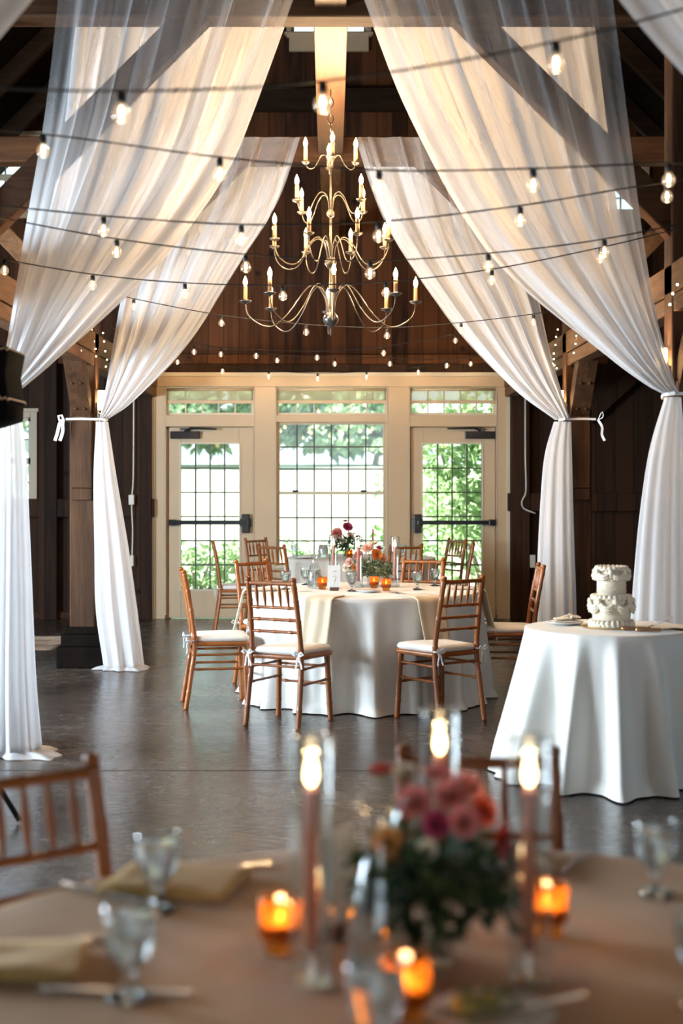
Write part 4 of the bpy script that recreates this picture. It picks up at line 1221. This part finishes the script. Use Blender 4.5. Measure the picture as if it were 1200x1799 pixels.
def make_hurricane():
    t = thing('hurricane_glass', 'x', 'candle shade')
    rim = [Vector((.0315 * math.cos(2 * PI * k / 32), .0315 * math.sin(2 * PI * k / 32), .360)) for k in range(33)]
    MB().tube(rim, .0022, 8, cap=False).build('rim', M['crystal'], t, smooth=True)
    MB().lathe([(.0315, .002), (.0325, .004), (.0325, .358), (.0318, .361), (.0305, .359), (.0305, .004)], seg=32).build('cylinder', M['hurricane'], t, smooth=True)
    MB().lathe([(.0001, .001), (.032, .001), (.032, .006), (.0001, .006)], seg=32).build('glass_base', M['clear'], t, smooth=True)
    return t
hurricane = make_hurricane()
def flame_prof(h, w):
    return [(.0001, 0), (w * .55, h * .06), (w * .95, h * .22), (w, h * .34), (w * .8, h * .55), (w * .45, h * .78), (w * .15, h * .95), (.0001, h)]
def make_candlestick():
    t = thing('taper_candle', 'x', 'candle')
    MB().lathe([(.0001, .007), (.024, .007), (.025, .012), (.016, .03), (.013, .045), (.0165, .052), (.014, .054), (.0115, .046), (.0001, .046)], seg=20).build('glass_holder', M['clear'], t, smooth=True)
    cd = MB().lathe([(.0001, .046), (.0105, .046), (.0105, .27), (.0098, .284), (.007, .287), (.0001, .285)], seg=18).build('candle', M['wax'], t, smooth=True)
    MB().tube([(0, 0, .284), (.001, 0, .295)], .0012, 6).build('wick', M['black'], cd)
    MB().lathe([(r, z + .289) for r, z in flame_prof(.053, .0088)], seg=14).build('flame', M['flame'], cd, smooth=True)
    return t
taper = make_candlestick()
def make_votive():
    t = thing('votive_candle', 'x', 'candle')
    MB().lathe([(.0001, .002), (.024, .001), (.026, .004), (.024, .012), (.0255, .018), (.033, .024), (.0345, .03), (.0335, .055), (.0345, .082), (.035, .086), (.033, .086), (.0325, .082), (.0315, .055), (.032, .03), (.028, .024), (.0001, .022)], seg=28).build('glass_cup', M['amber'], t, smooth=True)
    MB().lathe([(.0001, .026), (.027, .026), (.0305, .034), (.0305, .046), (.029, .048), (.0001, .047)], seg=20).build('tealight', M['wax_ivory'], t, smooth=True)
    MB().lathe([(r, z + .049) for r, z in flame_prof(.021, .0052)], seg=12).build('flame', M['flame'], t, smooth=True)
    return t
votive = make_votive()
def put_hurricane(x, y, where, g, e=.22):
    placed(hurricane, HUR, 'tall clear glass cylinder ' + where, (x, y, TOP), 0, 'glass cylinders ' + g)
    o = placed(taper, STK, 'lit rose taper candle inside the glass ' + where, (x, y, TOP), R.uniform(0, 6), 'taper candles ' + g)
    return (x, y, TOP + .32)
def put_votive(x, y, label, g):
    placed(votive, VOT, label, (x, y, TOP), R.uniform(0, 6), g)
    return (x, y, TOP + .07)

def make_flower(parent, c, d, r, m, layers=3, n=11, name='flower'):
    """a many-petalled bloom at c facing d"""
    d = Vector(d).normalized(); q = d.to_track_quat('Z', 'Y').to_matrix(); mb = MB()
    for l in range(layers):
        f = 1 - l / (layers + .6); tilt = math.radians(8 + 62 * l / max(1, layers - 1) if layers > 1 else 12)
        cnt = max(5, n - 2 * l)
        for k in range(cnt):
            a = 2 * PI * (k + .5 * (l % 2)) / cnt + R.uniform(-.08, .08)
            rad = Vector((math.cos(a), math.sin(a), 0)); tan = Vector((-math.sin(a), math.cos(a), 0)); Lr = r * f
            rows = []
            for s, wv in ((0, .25), (.4, .8), (.75, .95), (1, .45)):
                tt = tilt + s * .25
                p = rad * (Lr * s * math.cos(tt) + r * .06) + Vector((0, 0, Lr * s * math.sin(tt) + r * .05 * l))
                w = wv * PI * Lr / cnt * 1.25
                rows.append([Vector(c) + q @ (p - tan * w + Vector((0, 0, w * .2))), Vector(c) + q @ p, Vector(c) + q @ (p + tan * w + Vector((0, 0, w * .2)))])
            mb.grid(rows)
    o = mb.build(name, m, parent, smooth=True)
    MB().ball(Vector(c) + d * r * .16, r * .2, 8, 6).build('flower_eye', M['centre'], o, smooth=True)
    return o
def bouquet(label, x, y, blooms, spread, seed, vase_r=.032, vase_h=.10, top=.26, n_leaf=260, leafm='green', g='bouquets in glass vases'):
    rr = random.Random(seed)
    t = thing('flower_arrangement', label, 'flowers', (x, y, TOP), 0, g)
    MB().lathe([(.0001, .001), (vase_r, .001), (vase_r, vase_h), (vase_r - .003, vase_h), (vase_r - .003, .006), (.0001, .006)], seg=24).build('vase', M['clear'], t, smooth=True)
    st = MB()
    for i in range(12):
        a = rr.uniform(0, 2 * PI); q = vase_r * .75
        st.tube([(q * .6 * math.cos(a + 2), q * .6 * math.sin(a + 2), .008), (q * .4 * math.cos(a), q * .4 * math.sin(a), vase_h), (spread * .5 * math.cos(a), spread * .5 * math.sin(a), top * .75)], .0022, 5)
    for c, r, m, d in blooms:
        st.tube([(0, 0, vase_h * .9), (c[0] * .6, c[1] * .6, (vase_h + c[2]) * .55), c], .0022, 5)
    st.build('stems', M['stem'], t)
    fo = MB()
    for i in range(n_leaf):
        a = rr.uniform(0, 2 * PI); q = spread * rr.random() ** .6
        p = Vector((q * math.cos(a), q * math.sin(a), vase_h * .75 + (top - vase_h) * rr.random() ** 1.1 * (1.0 - .35 * q / spread)))
        d = Vector((math.cos(a) * rr.uniform(.3, 1.2), math.sin(a) * rr.uniform(.3, 1.2), rr.uniform(-.7, .8)))
        fo.leaf(p, d, (rr.gauss(0, .5), rr.gauss(0, .5), 1), spread * rr.uniform(.28, .5), spread * .085)
    o = fo.build('foliage', M[leafm], t)
    for c, r, m, d in blooms:
        make_flower(t, c, d, r, M[m], 4, 12)
    return t

def polyslab(mb, pts, z0, z1):
    n = len(pts)
    mb.grid([[Vector((x, y, z0)) for x, y in pts], [Vector((x, y, z1)) for x, y in pts]], close=True)
    k = len(mb.v); mb.f.append(list(range(k - 2 * n, k - n))[::-1]); mb.f.append(list(range(k - n, k)))
    return mb
FORKS, KNIVES = [], []
def make_fork():
    t = MB()
    polyslab(t, [(-.006, -.095), (.006, -.095), (.0045, -.03), (.003, .02), (.010, .04), (.011, .055), (-.011, .055), (-.010, .04), (-.003, .02), (-.0045, -.03)], .002, .0045)
    for k in range(4):
        x = -.0095 + .0063 * k; t.span((x - .0015, .054, .002), (x + .0015, .095, .004))
    o = t.build('fork', M['steel'], bevel=.0008); return tag(o, 'x', 'fork')
def make_knife():
    t = MB()
    polyslab(t, [(-.007, -.11), (.007, -.11), (.0055, 0), (.009, .02), (.010, .07), (.003, .112), (-.005, .10), (-.0055, 0)], .002, .0048)
    o = t.build('table_knife', M['steel'], bevel=.0008); return tag(o, 'x', 'knife')
fork, knife = make_fork(), make_knife()
def put_fork(x, y, rz, label, g, z=TOP): placed(fork, FORKS, label, (x, y, z), rz, g)
def put_knife(x, y, rz, label, g, z=TOP): placed(knife, KNIVES, label, (x, y, z), rz, g)
def folded_napkin(label, x, y, w, d, rz, m, g):
    mb = MB(); rr = random.Random(int(x * 1000))
    for l in range(3):
        z = .0015 + l * .0045; rows = []
        for j in range(9):
            row = []
            for i in range(13):
                u, v = i / 12 - .5, j / 8 - .5
                row.append(Vector((u * w * (1 - .02 * l) + .004 * l, v * d * (1 - .02 * l), z + .003 * math.sin(u * 7 + l) * math.cos(v * 5 + l) + .002)))
            rows.append(row)
        mb.grid(rows)
    o = mb.build('napkin', m, None, smooth=True, solid=.004, loc=(x, y, TOP + .002)); o.rotation_euler.z = rz
    return tag(o, label, 'napkin', g)
def draped_napkin(label, T, ang, w, inn, hang, m, twist=0, spread=1.0):
    """a napkin lying over the table edge and hanging down the cloth"""
    mb = MB(); r = T[2] + .016; rows = []
    n = 22
    for j in range(n):
        s = j / (n - 1) * (inn + hang); row = []
        for i in range(11):
            u = (i / 10 - .5) * w
            if s < inn - .02: rad, z, ww = r - inn + s, TOP + .006, 1
            else:
                q = s - inn + .02
                rad = r + min(q, .02) * .9 + .085 * (max(0, q - .02) / .35) ** 1.1 + .012
                z = TOP + .006 - max(0, q - .008); ww = 1 + (spread - 1) * q / hang
            rad += .006 * math.sin(i * 1.25 + j * .12) * (1 if s > inn else .3)
            row.append(Vector((rad, u * ww + twist * s, z)))
        rows.append(row)
    mb.grid(rows)
    o = mb.build('napkin', m, None, smooth=True, solid=.005, loc=(T[0], T[1], 0)); o.rotation_euler.z = ang
    return tag(o, label, 'napkin', 'cream napkins hanging over the middle table')
def plate(label, x, y, r, g, z=TOP):
    o = MB().lathe([(.0001, .002), (r * .55, .001), (r * .62, .003), (r * .95, .012), (r, .015), (r * .98, .017), (r * .6, .007), (.0001, .006)], seg=32).build('bread_plate', M['china'], None, smooth=True, loc=(x, y, z))
    return tag(o, label, 'plate', g)

# ---- near table
NT = 'on the near table'
def top_at(px, py):
    Y = (CAM_H - TOP) * F / (py - VY); return ((px - VX) * Y / F, Y)
lights = []
lights.append(put_hurricane(-.029, 2.10, 'left of the carafe, on the near table', NT))
lights.append(put_hurricane(.180, 2.35, 'behind the flowers on the near table', NT))
lights.append(put_hurricane(.293, 2.10, 'right of the flowers on the near table', NT))
NG = 'amber votives on the near table'
lights.append(put_votive(-.079, 2.235, 'amber votive left of the left taper, on the near table', NG))
lights.append(put_votive(.353, 2.32, 'amber votive behind the right taper, on the near table', NG))
lights.append(put_votive(.103, 1.955, 'amber votive nearest the camera, beside the front goblet', NG))
for k, p in enumerate(lights):
    lamp('candle_light', 'POINT', p, 1.2 if k < 3 else .17, (1.0, .66, .32), radius=.008)
GG = 'goblets on the near table'
put_goblet(*top_at(277, 1598), 'blurred water goblet behind the napkin at left of the near table', GG)
put_goblet(*top_at(228, 1752), 'blurred water goblet before the left chair, nearer left one', GG)
put_goblet(*top_at(1152, 1571), 'blurred water goblet at the right back of the near table', GG)
put_goblet(.056, 1.79, 'blurred goblet at the bottom middle, glowing with candlelight', GG)
put_goblet(.522, 2.0, 'goblet cut by the right picture edge on the near table', GG)
placed(carafe, CARS, 'blurred glass water carafe in front of the near flowers', (.075, 2.13, TOP), 0, 'glass carafes')
bouquet('pink and red flowers with dark leaves on the near table', .163, 2.19,
        [((-.085, -.01, .29), .022, 'red', (-.1, -.1, 1)), ((-.035, -.03, .248), .029, 'pink', (-.2, -.8, .7)), ((.018, -.045, .262), .027, 'pink', (0, -.8, .8)), ((.005, .03, .275), .03, 'pink', (0, .1, 1)), ((.045, -.03, .272), .026, 'pink', (.4, -.6, .8)), ((.035, -.06, .228), .024, 'pink', (.1, -1, .3)),
         ((-.005, -.06, .225), .022, 'magenta', (-.1, -1, .4)), ((.064, -.02, .236), .027, 'red', (.6, -.7, .4)), ((.092, -.035, .195), .026, 'red', (.8, -.7, .2)), ((.098, -.02, .172), .02, 'red', (.9, -.5, 0)), ((-.075, -.045, .195), .024, 'orange', (-.5, -.9, .3)), ((-.07, -.05, .165), .018, 'orange', (-.5, -.9, 0)), ((-.05, .02, .285), .020, 'ivory', (-.2, -.2, 1)),
         ((.045, .05, .25), .03, 'magenta', (.5, .4, .7)), ((-.02, -.07, .19), .016, 'ivory', (0, -1, .4))],
        .115, 5, vase_r=.03, vase_h=.105, top=.235, n_leaf=620)
def table_number(label, x, y, rz, w=.085, h=.165):
    t = thing('table_number', label, 'table sign', (x, y, TOP), rz, 'table number cards')
    MB().span((-w / 2, -.002, .012), (w / 2, .002, h + .012)).build('card', M['paper'], t)
    MB().span((-w * .36, -.012, .001), (w * .36, .012, .024)).build('wooden_stand', M['walnut'], t, bevel=.002)
    d = MB()    # a pale handwritten 7 under a small sketched motif
    d.tube(spline([(-.010, -.0035, .098), (-.002, -.0035, .101), (.011, -.0035, .100), (.004, -.0035, .078), (-.003, -.0035, .055)], 20), .0013, 5)
    d.tube(spline([(-.014, -.0035, .130), (-.006, -.0035, .138), (.002, -.0035, .131), (.010, -.0035, .140), (.016, -.0035, .133)], 20), .0009, 5)
    d.build('number', M['ink'], t)
    return t
table_number('blurred table number card seen edge on behind the left taper', *top_at(588, 1650), math.radians(52))
folded_napkin('butter yellow folded napkin behind the left goblet on the near table', -.285, 2.615, .24, .19, -.25, M['napkin_gold'], 'napkins on the near table')
folded_napkin('butter yellow folded napkin at the lower left picture edge', -.475, 2.17, .20, .15, .03, M['napkin_gold'], 'napkins on the near table')
folded_napkin('folded napkin before the chair behind the flowers', .345, 2.74, .13, .15, .1, M['napkin'], 'napkins on the near table')
GC = 'cutlery on the near table'
put_fork(-.20, 2.72, -1.15, 'fork lying at the back left of the near table', GC)
put_fork(-.44, 2.285, -1.45, 'fork lying along the napkin at the lower left', GC, TOP + .0)
put_knife(-.41, 2.56, .95, 'knife lying left of the left back goblet', GC)
put_knife(-.31, 2.055, 1.5, 'knife lying under the nearer left goblet', GC)
put_fork(.47, 2.76, -.45, 'fork lying right of the chair behind the flowers', GC)
put_fork(.41, 2.77, .1, 'fork lying close beside the right taper glass', GC)
plate('small bread plate with butter and herbs at the bottom of the near table', .222, 1.945, .085, 'bread plates')
bt = thing('butter_serving', 'butter with green herbs on the near bread plate', 'butter', (.205, 1.955, TOP + .0075))
for k, (a, b) in enumerate(((-.02, 0), (.012, .012))):
    MB().ball((a, b, .012), .018, 12, 8, (1.2, 1, .65)).build('butter_pat', M['butter'], bt, smooth=True)
mb = MB()
for i in range(40):
    a = R.uniform(0, 6.28); mb.leaf((R.uniform(-.03, .045), R.uniform(-.03, .03), .012 + R.uniform(0, .012)), (math.cos(a), math.sin(a), .3), (0, 0, 1), .02, .006)
mb.build('herb_leaves', M['sage'], bt)
MT = M['steel']
put_knife(.262, 1.94, 2.1, 'butter knife resting on the near bread plate', GC, TOP + .0158)

# ---- middle table
MTG = 'on the middle table'
pts2 = [put_hurricane(.02, 10.5, 'behind the number card on the middle table', MTG), put_hurricane(.198, 10.2, 'left of the flowers on the middle table', MTG), put_hurricane(.462, 10.22, 'right of the flowers on the middle table', MTG)]
VG = 'amber votives on the middle table'
pts2.append(put_votive(-.058, 10.0, 'amber votive beside the carafe on the middle table', VG))
pts2.append(put_votive(.308, 10.12, 'amber votive under the flowers of the middle table', VG))
pts2.append(put_votive(.385, 9.87, 'amber votive nearest the front edge of the middle table', VG))
for k, p in enumerate(pts2): lamp('candle_light', 'POINT', p, .18 if k < 3 else .08, (1.0, .66, .32), radius=.008)
g2 = 'goblets on the middle table'
for x, y, l in ((-.184, 10.42, 'water goblet left of the carafe on the middle table'), (-.316, 10.0, 'water goblet behind the front left chair of the middle table'), (.144, 9.82, 'water goblet right of the number card'),
                (.608, 9.98, 'water goblet right of the right taper on the middle table'), (.755, 10.35, 'rightmost water goblet on the middle table')):
    put_goblet(x, y, l, g2)
placed(carafe, CARS, 'glass water carafe on the middle table', (-.114, 10.16, TOP), 0, 'glass carafes')
bouquet('blush and coral flowers with green sprays on the middle table', .30, 10.36,
        [((-.03, -.06, .27), .042, 'blush', (-.2, -.8, .6)), ((.03, -.05, .225), .045, 'orange', (.3, -.9, .4)), ((-.09, -.04, .22), .04, 'pink', (-.5, -.8, .3)), ((.075, -.03, .20), .036, 'blush', (.6, -.8, .2)),
         ((-.16, -.03, .17), .036, 'blush', (-.7, -.7, .2)), ((.01, 0, .30), .036, 'ivory', (0, -.3, 1)), ((-.19, 0, .13), .03, 'ivory', (-.8, -.6, .1)), ((.05, .02, .265), .03, 'magenta', (.3, -.2, .9)), ((-.12, -.05, .135), .03, 'orange', (-.3, -1, 0))],
        .13, 8, vase_r=.035, vase_h=.10, top=.23, n_leaf=420, leafm='sage')
table_number('white table number card with a pale 7 on the middle table', .024, 9.87, .08)
draped_napkin('cream napkin hanging over the table beside the front left chair', T2, math.radians(-112), .20, .20, .33, M['napkin'])
draped_napkin('cream napkin hanging over the table beside the front right chair', T2, math.radians(-61), .22, .22, .37, M['napkin'], .03, .85)
draped_napkin('cream napkin hanging at the left side of the middle table', T2, math.radians(-176), .20, .20, .36, M['napkin'])
draped_napkin('cream napkin hanging at the right side of the middle table', T2, math.radians(8), .20, .20, .36, M['napkin'])
gp = 'bread plates'
plate('bread plate in front of the flowers on the middle table', .26, 9.72, .08, gp)
put_fork(.43, 9.62, .35, 'fork beside the right napkin on the middle table', 'cutlery on the middle table')
put_fork(.47, 9.64, .35, 'second fork beside the right napkin on the middle table', 'cutlery on the middle table')
put_knife(-.22, 9.75, -1.0, 'knife behind the front left chair of the middle table', 'cutlery on the middle table')

# ---- far table
FT = 'on the far table'
p3 = [put_hurricane(.43, 14.5, 'right of the flowers on the far table', FT)]
lamp('candle_light', 'POINT', p3[0], .15, (1.0, .66, .32), radius=.008)
put_votive(.185, 14.2, 'amber votive before the magenta flowers on the far table', 'amber votives on the far table')
g3 = 'goblets on the far table'
for x, y, l in ((-.37, 14.65, 'water goblet at the left of the far table'), (.52, 14.6, 'water goblet right of the taper on the far table'), (.74, 14.5, 'rightmost water goblet on the far table')):
    put_goblet(x, y, l, g3)
placed(carafe, CARS, 'glass water carafe on the far table', (-.075, 14.35, TOP), 0, 'glass carafes')
bouquet('magenta and pink flowers on the far table before the window', .15, 14.45,
        [((.02, -.03, .30), .055, 'magenta', (.2, -.8, .6)), ((-.08, -.05, .24), .06, 'pink', (-.3, -.9, .3)), ((.05, -.04, .22), .035, 'blush', (.4, -.9, .2)), ((0, 0, .36), .03, 'magenta', (0, -.2, 1)), ((-.03, -.06, .17), .03, 'ivory', (0, -1, .1))],
        .15, 9, vase_h=.11, top=.28, n_leaf=300)
plate('plate with a folded napkin at the left of the far table', -.28, 14.2, .11, gp)

# ---- cake table
CK = (1.45, 7.35)
o = MB().lathe([(.0001, .001), (.150, .001), (.151, .005), (.0001, .006)], seg=40, fn=lambda r, z, a: r * (1 + .012 * math.sin(a * 24)) if r > .1 else r).build('cake_board', M['gold'], None, loc=(CK[0], CK[1], TOP))
tag(o, 'round gold board under the wedding cake', 'cake board')
ck = thing('wedding_cake', 'two tier white wedding cake with piped ruffles and swags', 'cake', (CK[0], CK[1], TOP + .0065))
def tier(r, z0, h): return MB().lathe([(.0001, z0), (r, z0), (r, z0 + h - .01), (r - .01, z0 + h), (.0001, z0 + h)], seg=48)
R1, H1, R2, H2 = .097, .156, .074, .146
MB().lathe([(.0001, 0), (R1, 0), (R1, H1 - .01), (R1 - .01, H1), (.0001, H1)], seg=48).build('tier', M['icing'], ck, smooth=True)
MB().lathe([(.0001, H1), (R2, H1), (R2, H1 + H2 - .01), (R2 - .01, H1 + H2), (.0001, H1 + H2)], seg=48).build('tier', M['icing'], ck, smooth=True)
def shells(mb, r, z, n, s, lift=1.0):
    for k in range(n):
        a = 2 * PI * k / n
        mb.ball((r * math.cos(a), r * math.sin(a), z), s, 8, 6, (1, 1, lift))
        mb.ball(((r + s * .4) * math.cos(a + PI / n), (r + s * .4) * math.sin(a + PI / n), z - s * .6), s * .55, 6, 5)
mb = MB(); shells(mb, R1 + .008, .016, 26, .015, 1.3); shells(mb, R1 + .014, .006, 30, .010); mb.build('shell_border', M['icing'], ck, smooth=True)
mb = MB(); shells(mb, R1 - .002, H1 - .006, 24, .014, 1.0); mb.build('shell_border', M['icing'], ck, smooth=True)
mb = MB(); shells(mb, R2 + .0, H1 + H2 - .004, 20, .014, 1.0); mb.build('shell_border', M['icing'], ck, smooth=True)
mb = MB(); shells(mb, R2 + .004, H1 + H2 - .055, 20, .0125, 1.0); mb.build('shell_border', M['icing'], ck, smooth=True)
mb = MB(); shells(mb, R2 - .012, H1 + .006, 24, .008, 1.0)
def swags(mb, r, z, n, drop, tubes):
    for k in range(n):
        a0 = 2 * PI * k / n
        for d, w in tubes:
            pts = []
            for i in range(13):
                q = i / 12; a = a0 + 2 * PI / n * q
                rr = r + .010 + .006 * math.sin(PI * q)
                pts.append(Vector((rr * math.cos(a), rr * math.sin(a), z - d - drop * math.sin(PI * q))))
            mb.tube(pts, [w * (.7 + .5 * math.sin(PI * i / 12)) * (1 + .35 * (i % 2)) for i in range(13)], 7)
        mb.ball(((r + .014) * math.cos(a0), (r + .014) * math.sin(a0), z), .014, 8, 6, (1, 1, 1.2))
        mb.ball(((r + .012) * math.cos(a0), (r + .012) * math.sin(a0), z - .02), .009, 8, 6, (1, 1, 1.4))
swags(mb, R1, H1 - .026, 8, .030, ((0, .009), (.016, .007), (.030, .004)))
swags(mb, R2, H1 + H2 - .022, 7, .022, ((0, .009), (.014, .006)))
for k in range(42):     # dotted pearls
    a = k * 2.4; mb.ball(((R2 + .001) * math.cos(a), (R2 + .001) * math.sin(a), H1 + .022 + .04 * ((k * 7) % 10) / 10), .0022, 6, 4)
mb.build('piped_swags', M['icing'], ck, smooth=True)
x, y = 1.45 - .22, 7.48
plate('white plate with a napkin left of the cake', x, y, .098, gp)
mb = MB()
for l in range(2):
    rows = [[Vector((u * (.075 - .01 * l) + .012, v * .05, .010 + l * .013 + .012 * (1 - abs(u)) * (1 - v * v * .5) + .012 * (u > .3) * l)) for u in [i / 6 - 1 for i in range(13)]] for v in (-1, -.5, 0, .5, 1)]
    mb.grid(rows)
mb.box((-.005, .0, .034), (.075, .03, .005), Matrix.Rotation(-.35, 3, 'Y'))
tag(mb.build('napkin', M['napkin'], None, smooth=False, solid=.006, loc=(x, y, TOP + .006)), 'folded cream napkin on the plate left of the cake', 'napkin', 'napkins')
def server(name, label, loc, rz, blade):
    t = thing(name, label, 'cake knife', loc, rz, 'cake serving set')
    MB().tube([(-.07, 0, .012), (-.06, 0, .012), (0, 0, .011), (.045, 0, .011), (.05, 0, .011)], [.009, .0115, .010, .0095, .007], 10).build('handle', M['handle_wood'], t, smooth=True)
    MB().tube([(-.078, 0, .012), (-.069, 0, .012)], [.008, .0105], 10).build('end_cap', M['gold'], t, smooth=True)
    b = MB()
    if blade == 'knife':
        b.grid([[Vector((.05, -.001, .016)), Vector((.05, -.001, .004)), Vector((.05, .001, .004)), Vector((.05, .001, .016))], [Vector((.12, -.001, .020)), Vector((.12, -.0005, .002)), Vector((.12, .0005, .002)), Vector((.12, .001, .020))], [Vector((.235, -.0005, .011)), Vector((.235, -.0003, .008)), Vector((.235, .0003, .008)), Vector((.235, .0005, .011))]], close=True)
    else:
        b.tube([(.05, 0, .011), (.07, 0, .018), (.085, 0, .028)], .004, 8)
        for s in (0,):
            pts = [(.08, -.012), (.11, -.028), (.19, 0.0), (.11, .028), (.08, .012)]
            rows = [[Vector((x_, y_, .025 + (x_ - .08) * .42 - th)) for x_, y_ in pts] for th in (0, .002)]
            b.grid(rows, close=True); n = len(b.v); b.f.append(list(range(n - 10, n - 5))); b.f.append(list(range(n - 5, n))[::-1])
    b.build('blade', MT, t)
server('cake_server', 'cake server with wooden handle and raised blade beside the cake', (1.46 + .08, 7.165, TOP), .10, 'server')
server('cake_knife', 'cake knife with wooden handle lying in front of the server', (1.52 + .08, 7.10, TOP), .05, 'knife')

# ================================================================== SPEAKER AT THE LEFT EDGE
YS = 6.3
SX = -1.78
st = thing('speaker_stand', 'black tripod stand at the left edge with one leg on the floor', 'stand', (SX, YS, 0))
MB().tube([(0, 0, .25), (0, 0, 1.62)], .018, 12).build('pole', M['black'], st, smooth=True)
MB().lathe([(.019, .62), (.03, .63), (.03, .70), (.019, .71)], seg=14).build('collar', M['black'], st, smooth=True)
for k in range(3):
    a = math.radians(-8 + 120 * k)
    MB().tube([(0, 0, .66), (math.cos(a) * .42, math.sin(a) * .42, .012)], .0125, 8).build('leg', M['black'], st, smooth=True)
    MB().tube([(0, 0, .28), (math.cos(a) * .21, math.sin(a) * .21, .34)], .008, 8).build('strut', M['black'], st, smooth=True)
sp = thing('speaker', 'loudspeaker under a black velvet cover at the left picture edge', 'speaker', (SX, YS, 1.62))
def sec(hw, hd, z, dx=0, slope=0):
    pts = []
    for cx, cy_, a0 in ((hw - .05, hd - .05, 0), (-hw + .05, hd - .05, 90), (-hw + .05, -hd + .05, 180), (hw - .05, -hd + .05, 270)):
        for i in range(6):
            a = math.radians(a0 + 18 * i); x_ = cx + .05 * math.cos(a); y_ = cy_ + .05 * math.sin(a)
            pts.append(Vector((x_ + dx, y_, z + slope * x_ + .006 * math.sin(9 * a + z * 40))))
    return pts
mb = MB(); mb.grid([sec(.06, .06, .003, -.02), sec(.20, .13, .10, 0, -.05), sec(.385, .20, .30 - .02, 0, -.32), sec(.388, .205, .36, .0, -.25), sec(.375, .20, .42, 0, -.2), sec(.39, .205, .50, 0, -.15), sec(.38, .2, .515, 0, -.15), sec(.06, .06, .53, 0, -.05)], close=True)
n = len(mb.v); mb.f.append(list(range(24))[::-1]); mb.f.append(list(range(n - 24, n)))
mb.build('cover', M['velvet'], sp, smooth=True)
rim = [p for p in sec(.392, .21, .335, 0, -.26)]; mb = MB().tube(rim + [rim[0]], .006, 6, cap=False); mb.build('seam_piping', M['piping'], sp, smooth=True)
rim = [p for p in sec(.388, .208, .507, 0, -.15)]; mb = MB().tube(rim + [rim[0]], .004, 6, cap=False); mb.build('top_piping', M['piping'], sp, smooth=True)
